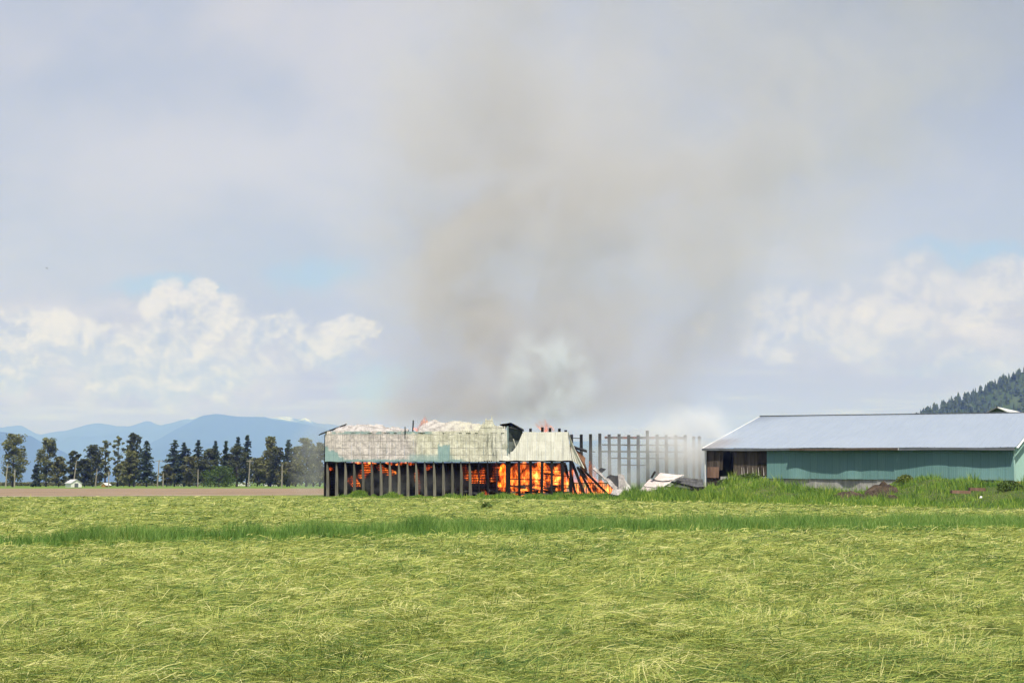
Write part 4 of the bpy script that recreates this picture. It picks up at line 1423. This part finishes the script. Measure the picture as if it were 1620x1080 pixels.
# ------------------------------------------------------------------ grasses
def blades(name, x, y, z, h, wd, mat, label, lean=.35, seed=1):
    g = np.random.default_rng(seed)
    n = len(x)
    base = np.stack([x, y, z], 1)
    yaw = g.uniform(0, math.tau, n)
    a = np.stack([np.cos(yaw), np.sin(yaw), np.zeros(n)], 1)
    ly = g.uniform(0, math.tau, n)
    d = np.stack([np.cos(ly), np.sin(ly), np.zeros(n)], 1) * (g.random(n) * lean * h)[:, None]
    up = np.zeros((n, 3)); up[:, 2] = h
    w_ = (a * wd[:, None] / 2)
    v = np.stack([base - w_, base + w_, base + d * .35 + up * .55 - w_ * .8, base + d * .35 + up * .55 + w_ * .8, base + d * 1.2 + up], 1).reshape(-1, 3)
    i = np.arange(n)[:, None] * 5
    t = np.concatenate([i + [0, 1, 3], i + [0, 3, 2], i + [2, 3, 4]], 1).reshape(-1, 3)
    o = np_tris(name, v, t, mat)
    link(o)
    return tag(o, label, 'grass', kind='stuff')


STRIP_B = np.array([-1500, 0, 400, 810, 1200, 1620, 2400], float)
STRIP_Y = np.array([27.5, 35.7, 40.7, 45.2, 48.5, 50.9, 54], float)
STRIP_X = (STRIP_B - 810) / FE * STRIP_Y
STRIP_D = np.array([1.8, 1.8, 3.0, 4.5, 5.5, 6.5, 8.0])


def hay():
    """cut grass in locks: each lock lies one way and is about one colour"""
    g = np.random.default_rng(5)
    nb, k = 98000, 6
    py = 1135 - (1135 - 787.5) * g.random(nb) ** 0.92
    Y = 1.8 * FE / (py - 762)
    x = g.uniform(-1, 1, nb) * (0.36 * Y * 1.22 + 6.0)
    f = np.clip(170 + (x + 61) * .68 - 3, 60, 200)
    keep = (Y < f) & ~((Y > footv(x) + 2) & (x > -19))
    sy = np.interp(x, STRIP_X, STRIP_Y)
    keep &= ~((Y > sy - .25) & (Y < sy + np.interp(x, STRIP_X, STRIP_D) + .1) & (g.random(nb) < .93))
    gap = fbm(x * 1.7, Y * 1.1, 17, 3)
    keep &= (gap > .40) | (g.random(nb) < .45)
    x, Y = x[keep], Y[keep]
    nb = len(x)
    big = fbm(x * .22, Y * .16, 52, 3) - .5
    mid = fbm(x * 2.6, Y * 1.7, 53, 3) - .5
    tone = .515 + .24 * big + .50 * mid + g.normal(0, .21, nb)
    yaw = (fbm(x * .9, Y * .7, 44, 3) - .5) * 6 + g.normal(0, .75, nb)
    rise = np.where(g.random(nb) < .16, g.uniform(.2, 1.15, nb), g.normal(.05, .13, nb))
    lift = g.random(nb) ** 2 * .09 + .08 * sstep(mid, .0, .22)
    rep = lambda q: np.repeat(q, k)
    near = 1 + Y / 90
    sp = rep(.075 * near)
    n = nb * k
    x, Y, tone, yaw, rise, lift = rep(x), rep(Y), rep(tone), rep(yaw), rep(rise), rep(lift)
    x = x + g.normal(0, 1, n) * sp
    Y = Y + g.normal(0, 1, n) * sp
    tone = np.clip(tone + g.normal(0, .20, n), 0, 1)
    yaw = yaw + g.normal(0, .38, n)
    pitch = rise + g.normal(0, .10, n)
    wd = np.maximum(.0040, Y / FE * 0.64) * g.uniform(.7, 1.4, n)
    L = np.clip(g.lognormal(-1.85, .45, n), .06, .45) * (1 + Y / 110)
    L = np.where(pitch > .3, L * .55, L)
    d = np.stack([np.cos(yaw) * np.cos(pitch), np.sin(yaw) * np.cos(pitch), np.sin(pitch)], 1)
    c = np.stack([x, Y, field_h(x, Y) + .015 + lift + g.random(n) * .02], 1)
    c[:, 2] += np.where(pitch > .2, L * .45 * np.sin(np.abs(pitch)), 0)
    side = np.stack([-np.sin(yaw), np.cos(yaw), g.uniform(-.8, .8, n)], 1)
    bend = np.stack([-np.sin(yaw), np.cos(yaw), np.zeros(n)], 1) * (g.normal(0, .06, n) * L)[:, None]
    bend[:, 2] += g.uniform(.0, .08, n) * L
    sd = side * wd[:, None] / 2
    p0, p1, p2 = c - d * L[:, None] / 2, c + bend, c + d * L[:, None] / 2
    v = np.stack([p0 - sd, p0 + sd, p1 - sd, p1 + sd, p2 - sd * .5, p2 + sd * .5], 1).reshape(-1, 3)
    i = np.arange(n)[:, None] * 6
    t = np.concatenate([i + [0, 1, 3], i + [0, 3, 2], i + [2, 3, 5], i + [2, 5, 4]], 1).reshape(-1, 3)
    o = np_tris('cut_hay', v, t, HAY)
    at_ = o.data.attributes.new('tone', 'FLOAT', 'POINT')
    at_.data.foreach_set('value', np.repeat(tone, 6).astype(np.float32))
    link(o)
    tag(o, 'freshly cut yellow green grass lying over the field', 'cut grass', kind='stuff')


hay()


def tall_strip():
    g = np.random.default_rng(8)
    yf, xk, dep = STRIP_Y, STRIP_X, STRIP_D
    n = 104000
    x = g.uniform(xk[0], xk[-1], n)
    dd = np.interp(x, xk, dep)
    u = g.random(n) ** 1.25
    y = np.interp(x, xk, yf) + u * dd + (fbm(x * .5, x * 0, 12, 3) - .5) * 1.3
    cl = fbm(x * .7, y * .7, 33, 3)
    keep = g.random(n) < .35 + 1.2 * sstep(cl, .3, .7)
    x, y, u, cl = x[keep], y[keep], u[keep], cl[keep]
    n = len(x)
    h = (.17 + .31 * sstep(u, 0, .3)) * (.36 + 1.2 * cl) * g.uniform(.65, 1.15, n)
    blades('tall_grass', x, y, field_h(x, y) - .02, h, g.uniform(.008, .02, n), TALL, 'uncut strip of tall green grass crossing the mown field', .55, 3)


tall_strip()


def bank_grass():
    g = np.random.default_rng(18)
    n = 300000
    x = g.uniform(-24, 78, n)
    f = footv(x)
    y = f + (164 - f) * g.random(n) ** 1.05 + g.normal(0, .5, n)
    y = np.where(x < 13, np.minimum(y, 175.2), y)
    cl = fbm(x * .35, y * .25, 66, 4)
    tr = .2 + 1.4 * sstep(cl, .35, .7)
    keep = g.random(n) < tr
    # thin on the bare dirt
    for p_, Y_, rx in ((1398, 141, 1.7), (1384, 136, 1.6), (1346, 125, 1.7)):
        keep &= ~(((x - PX(p_, Y_)) ** 2 + ((y - Y_) * 1.2 + .6) ** 2) < rx ** 2)
    x, y, cl = x[keep], y[keep], cl[keep]
    n = len(x)
    h = (.20 + .60 * sstep(cl, .42, .75)) * g.uniform(.6, 1.2, n) * np.clip(y / 145, .4, 1.05) ** 1.3 * (.30 + 1.55 * sstep(fbm(x * .8, y * .45, 15, 3), .33, .72))
    h *= np.where(x < 12, .5, 1)
    z = np.maximum(bank_h(x, y), field_h(x, y)) - .01
    blades('bank_grass', x, y, z, h, g.uniform(.03, .075, n) * np.clip(y / 150, .4, 1), WEED, 'rough green grass and weeds along the barns', .5, 9)
bank_grass()


def clump(px, Y, r, h, n, label, mat, seed):
    g = np.random.default_rng(seed)
    x0 = PX(px, Y)
    a = g.normal(size=(n, 3))
    a /= np.linalg.norm(a, axis=1)[:, None]
    a *= (g.random(n) ** .4)[:, None] * np.array([r, r, h])
    a[:, 2] = np.abs(a[:, 2])
    z0 = float(bank_h(np.array([x0]), np.array([Y]))[0])
    v, t = leaf_quads(a, .12 * max(1, h), seed, .8)
    root = thing('weed_bush', label, 'bush', (x0, Y, z0), group='weed bushes along the bank')
    link(np_tris('foliage', v, t, mat), root)
    m = MB()
    for k in range(6): m.tube([(0, 0, -.1), tuple(a[k] * .8)], [.03, .015], 4)
    m.build('stem', M_BARK, root)


L_YEL = leaf_mat('yellow_green_leaves', (.08, .12, .02), (.24, .26, .05), .35)
clump(1432, 147, .95, .85, 700, 'yellow green bush on the crest of the bank by the dirt heap', L_YEL, 1)
clump(1185, 150, 1.5, .7, 700, 'bright weed bush on the hump before the boarded wall', L_GREEN, 2)
clump(1597, 118, 1.2, .8, 600, 'dark weed bush below the ochre corner', L_GREEN, 3)
clump(1288, 132, 1.1, .7, 500, 'dark weed bush low before the teal wall', L_GREEN, 4)
clump(1150, 152, 1.1, .7, 500, 'weed bush before the open doorway', L_GREEN, 6)
clump(770, 92, .42, .55, 220, 'single dark green weed in the mown field before the burning barn', L_GREEN, 5)


def bird():
    t = thing('bird', 'tiny dark bird flying high over the mountains', 'bird', (PX(63, 160), 160, PZ(421, 160)), (0.2, .3, .8))
    m = MB()
    m.tube([(-.14, 0, 0), (-.06, 0, .02), (.06, 0, .02), (.14, 0, .01)], [.01, .04, .035, .008], 6)
    for s in (-1, 1):
        m.add([(.05, 0, .03), (-.05, 0, .03), (-.06, s * .16, .07), (-.02, s * .3, .02), (.05, s * .14, .07)], [(0, 1, 2, 3, 4)])
    m.build('body', M_INSUL, t)
bird()


# ------------------------------------------------------------------ fire
def flame(px, base, top, wpx, Y, mat, label, lean=0.0, seed=0, depth=1.0):
    s = FE / Y
    if mat is F_RED: wpx *= 1.4
    h, wd = (base - top) / s, wpx / s
    g = random.Random(seed or int(px * 3 + top))
    m = MB()
    n, rings = 12, 9
    rows = []
    for k in range(rings):
        t = k / (rings - 1)
        prof = (math.sin(math.pi * min(1, .22 + t * .55)) if t < .5 else (1 - ((t - .5) / .5) ** 1.5) * .99) + .01
        cx = lean * h * t + .12 * wd * math.sin(t * 5 + px)
        rows.append([(cx + math.cos(a) * wd / 2 * prof * (1 + .3 * math.sin(3 * a + t * 6 + px)), math.sin(a) * depth * .5 * prof, h * t + (.0 if k in (0, rings - 1) else .06 * h * math.sin(2 * a + px))) for a in [j / n * math.tau for j in range(n + 1)]])
    # closed: share the seam
    k0 = 0
    vv, ff = [], []
    for r_ in rows: vv += r_[:-1]
    for i in range(rings - 1):
        for j in range(n):
            a, b = i * n + j, i * n + (j + 1) % n
            ff.append((a, b, b + n, a + n))
    ff.append(tuple(reversed(range(n)))); ff.append(tuple((rings - 1) * n + j for j in range(n)))
    m.add(vv, ff)
    o = m.build('flame', mat)
    o.location = (PX(px, Y), Y, PZ(base, Y))
    tag(o, label, 'flame', 'flames of the barn fire')


FL = [
    (846, 784, 729, 92, 178.2, F_HOT, 'widest wall of orange flame in the middle of the open bays', 0, 1.6),
    (814, 772, 729, 30, 177.6, F_HOT, 'bright flame just past the thick charred post', 0, 1.2),
    (836, 762, 728, 34, 177.6, F_HOT, 'tall bright flame between the second and third charred posts', 0, 1.2),
    (866, 774, 733, 24, 177.8, F_HOT, 'bright flame beside the tangle of charred planks', 0, 1.2),
    (886, 776, 732, 22, 177.5, F_HOT, 'tall flame under the last white cladding', 0.02, 1.0),
    (797, 770, 730, 16, 178.4, F_RED, 'dull orange flame touching the thick charred post from behind', 0, 1.0),
    (908, 785, 738, 30, 178.6, F_HOT, 'flame behind the first leaning timbers', -.15, 1.2),
    (928, 785, 744, 34, 178.2, F_HOT, 'flame in the middle of the collapsing end', -.2, 1.2),
    (948, 785, 752, 40, 177.4, F_HOT, 'bright flame at the foot of the collapsed slope', -.35, 1.4),
    (940, 762, 728, 18, 176.8, F_SOFT, 'thin pale flame licking up the curled brown sheet', -.25, .8),
    (960, 785, 758, 24, 176.6, F_HOT, 'flame under the white shredded sheet', -.35, 1.0),
    (664, 684, 655, 13, 177.5, F_SOFT, 'thin flame rising through the gap in the curled roof', .25, .9),
    (661, 684, 673, 16, 177.2, F_HOT, 'low bright flame at the eave beside the bare roof post', 0, .9),
    (862, 685, 672, 15, 178.0, F_HOT, 'small flame behind the white cladding between post stubs', 0, 1.0),
    (862, 685, 662, 26, 178.6, F_SOFT, 'pale flame glow above the white cladding', 0, 1.0),
    (767, 787, 772, 12, 175.3, F_HOT, 'small flame burning in the grass edge before the dark bays', -.1, .8),
    (561, 771, 750, 13, 180.6, F_RED, 'low red flame behind the boards in the third bay', 0, .9),
    (576, 757, 729, 12, 180.6, F_RED, 'red flame column behind the boards in the fourth bay', 0, .9),
    (587, 748, 729, 8, 180.6, F_RED, 'small red flame under the eave of the fifth bay', 0, .8),
    (604, 749, 733, 11, 180.6, F_RED, 'red flame between the two pale posts', 0, .8),
    (616, 752, 738, 12, 180.6, F_RED, 'faint red flame past the second pale post', 0, .8),
    (661, 785, 733, 9, 180.6, F_HOT, 'tall striped flame glowing through the board gaps', 0, .9),
    (677, 744, 734, 8, 180.6, F_RED, 'short red flame beside the tall striped flame', 0, .7),
    (736, 757, 733, 13, 180.2, F_HOT, 'flame spot behind the boards at a thin dark post', 0, .9),
    (750, 765, 742, 16, 180.6, F_RED, 'dim red glow behind boards near the small grass flame', 0, .9),
    (763, 764, 738, 10, 180.6, F_RED, 'dim red flame behind boards above the small grass flame', 0, .9),
    (784, 762, 730, 18, 180.0, F_HOT, 'flame at the edge of the boards before the bright bays', 0, 1.0),
    (572, 735, 728.5, 34, 179.8, F_HOT, 'row of low flame under the deck of the fourth bay', 0, .9),
    (617, 736, 729, 13, 178.0, F_HOT, 'yellow flame under the eave past the pale posts', 0, .9),
    (633, 736, 729, 15, 178.0, F_HOT, 'yellow flame under the eave at the eighth post', 0, .9),
    (648, 736, 729, 14, 178.0, F_HOT, 'orange flame under the eave before the tall striped flame', 0, .9),
    (523, 744, 738, 7, 180.4, F_RED, 'tiny red flame in the first bay', 0, .6),
]
for i, (px, b, t, wd, Y, mt, lb, ln, dp) in enumerate(FL):
    flame(px, b, t, wd, Y, mt, lb, ln, i + 1, dp)


# ------------------------------------------------------------------ smoke
def smoke_mesh(name, label, rings, origin, mat, n=28):
    """rings: (z, x centre, half width x, half depth y)"""
    m = MB()
    for z, cx, a, b in rings:
        for j in range(n):
            t = j / n * math.tau
            m.v.append((cx + a * math.cos(t), b * math.sin(t), z))
    for i in range(len(rings) - 1):
        for j in range(n):
            a, b = i * n + j, i * n + (j + 1) % n
            m.f.append((a, b, b + n, a + n))
    m.f.append(tuple(reversed(range(n)))); m.f.append(tuple((len(rings) - 1) * n + j for j in range(n)))
    o = m.build(name, mat, smooth=False)
    o.location = origin
    return tag(o, label, 'smoke', kind='stuff')


def scatter(n, out, dens, colour, aniso=0.1):
    v = n.new('ShaderNodeVolumePrincipled')
    v.inputs['Color'].default_value = (*colour, 1)
    v.inputs['Anisotropy'].default_value = aniso
    n.put(v.inputs['Density'], dens)
    n.l.new(v.outputs[0], out.inputs['Volume'])
    return v


# main plume: centre line and half widths rise with height over the barn
def plume_c(z): return -1.0 + .52 * z
def plume_w(z): return 24.5 + .56 * z
def plume_d(z): return 7.5 + .10 * z
M_SMOKE, n, out = volume_mat('grey_smoke')
tc = n.new('ShaderNodeTexCoord').outputs['Object']
wq = n.noise(tc, .045, 4, .6, 0, 1)
tcw = n.vm('ADD', tc, n.vm('MULTIPLY', n.vm('SUBTRACT', wq, (.5, .5, .5)), (30, 6, 26)))
x_, y_, z_ = n.xyz(tcw)
X0, Y0, Z0 = n.xyz(tc)
cx = n.m('MULTIPLY_ADD', z_, .52, -1.0)
ww = n.m('MULTIPLY_ADD', z_, .56, 24.5)
dw = n.m('MULTIPLY_ADD', z_, .10, 7.5)
rx_ = n.m('DIVIDE', n.m('SUBTRACT', x_, cx), ww)
ry_ = n.m('DIVIDE', y_, dw)
r2 = n.m('ADD', n.m('MULTIPLY', rx_, rx_), n.m('MULTIPLY', ry_, ry_))
fall = n.step(r2, 1.05, .10)
# keep clear of the mesh wall
ra = n.m('DIVIDE', n.m('SUBTRACT', X0, n.m('MULTIPLY_ADD', Z0, .52, -1.0)), n.m('MULTIPLY_ADD', Z0, .56, 24.5))
rb_ = n.m('DIVIDE', Y0, n.m('MULTIPLY_ADD', Z0, .10, 7.5))
guard = n.step(n.m('ADD', n.m('MULTIPLY', ra, ra), n.m('MULTIPLY', rb_, rb_)), 1.28, .95)
fall = n.m('MULTIPLY', fall, guard)
ns_ = n.noise(tcw, .075, 6, .62)
body = n.step(ns_, .36, .64, .22, 1.35)
core = n.m('POWER', 2.718, n.m('MULTIPLY', n.m('ADD', n.m('POWER', n.m('DIVIDE', n.m('ADD', x_, n.m('MULTIPLY_ADD', z_, -.05, 7.5)), 9.0), 2.0), 0.0), -1.0))
thin = n.step(Z0, 18.0, 56.0, 1.0, .30)
foot_ = n.step(Z0, .0, 3.5)
dens = n.m('MULTIPLY', n.m('MULTIPLY', fall, body), n.m('MULTIPLY', n.m('MULTIPLY', thin, foot_), n.m('MULTIPLY_ADD', core, .14, .125)))
scatter(n, out, dens, (.825, .81, .83), .0)
rings = [(z, plume_c(z), plume_w(z) * 1.14, plume_d(z) * 1.14) for z in (0, 6, 14, 24, 36, 50, 66, 84, 100)]
smoke_mesh('smoke_plume', 'broad grey smoke plume rising over the burning barn', rings, (0, 186, 8.6), M_SMOKE)


def ball_smoke(name, label, loc, rx, ry, rz_, dens_k, colour, scale, seed, lo=.42, hi=.68, aniso=.0):
    m_, n, out = volume_mat(name)
    tc = n.new('ShaderNodeTexCoord').outputs['Object']
    of = n.vm('ADD', tc, (seed * 7.1, seed * 3.3, seed * 5.7))
    wq = n.noise(of, scale * .7, 3, .6, 0, 1)
    tw = n.vm('ADD', of, n.vm('SCALE', n.vm('SUBTRACT', wq, (.5, .5, .5)), scale=min(rx, rz_) * .8))
    x, y, z = n.xyz(n.vm('DIVIDE', tc, (rx, ry, rz_)))
    r2 = n.m('ADD', n.m('ADD', n.m('MULTIPLY', x, x), n.m('MULTIPLY', y, y)), n.m('MULTIPLY', z, z))
    f = n.m('MULTIPLY', n.step(r2, .98, .1), n.step(n.noise(tw, scale, 5, .6), lo, hi))
    scatter(n, out, n.m('MULTIPLY', f, dens_k), colour, aniso)
    rings = []
    for k in range(11):
        t = -1 + 2 * k / 10
        q = max(.02, math.sqrt(max(0, 1 - t * t)))
        rings.append((t * rz_, 0, rx * q, ry * q))
    smoke_mesh(name, label, rings, loc, m_, 20)


def at(px, py, Y): return (PX(px, Y), Y, PZ(py, Y))


ball_smoke('pale_smoke_puff', 'pale bluish smoke puff rising over the white cladding', at(866, 606, 178.5), 7.4, 4.4, 8.6, .50, (.88, .94, 1.0), .26, 1, .34, .76)
ball_smoke('low_smoke', 'bluish white smoke drifting low through the bare charred frame', at(1014, 738, 184.6), 13.0, 3.6, 6.4, .54, (.90, .95, 1.0), .22, 2, .28, .66)
ball_smoke('white_smoke', 'white smoke pouring past the corner of the roofed barn', at(1094, 708, 180.5), 7.4, 3.8, 7.0, .50, (.98, .985, 1.0), .26, 3, .32, .70)
ball_smoke('thin_smoke', 'thin grey smoke veil beside the near corner of the burning barn', at(496, 728, 181), 4.0, 3.0, 7.0, .085, (.80, .84, .88), .22, 4, .30, .62)
ball_smoke('roof_smoke', 'thin grey smoke along the curled roof', at(585, 664, 181), 9.0, 3.2, 3.4, .10, (.82, .81, .79), .24, 5, .34, .62)
ball_smoke('bay_smoke', 'faint grey smoke hanging in the dark bays', at(640, 764, 177.2), 11.5, 1.0, 2.3, .24, (.72, .77, .82), .5, 6, .34, .62)

# ------------------------------------------------------------------ the air
M_HAZE, n, out = volume_mat('haze_air')
scatter(n, out, 0.92e-4, (.22, .345, 1.0), .0).inputs['Absorption Color'].default_value = (1, 1, 1, 1)
hz = MB().box(-36000, 36000, -350, 34000, -1.2, 1500).build('haze', M_HAZE)
tag(hz, 'pale blue haze over the whole plain', 'haze', kind='stuff')
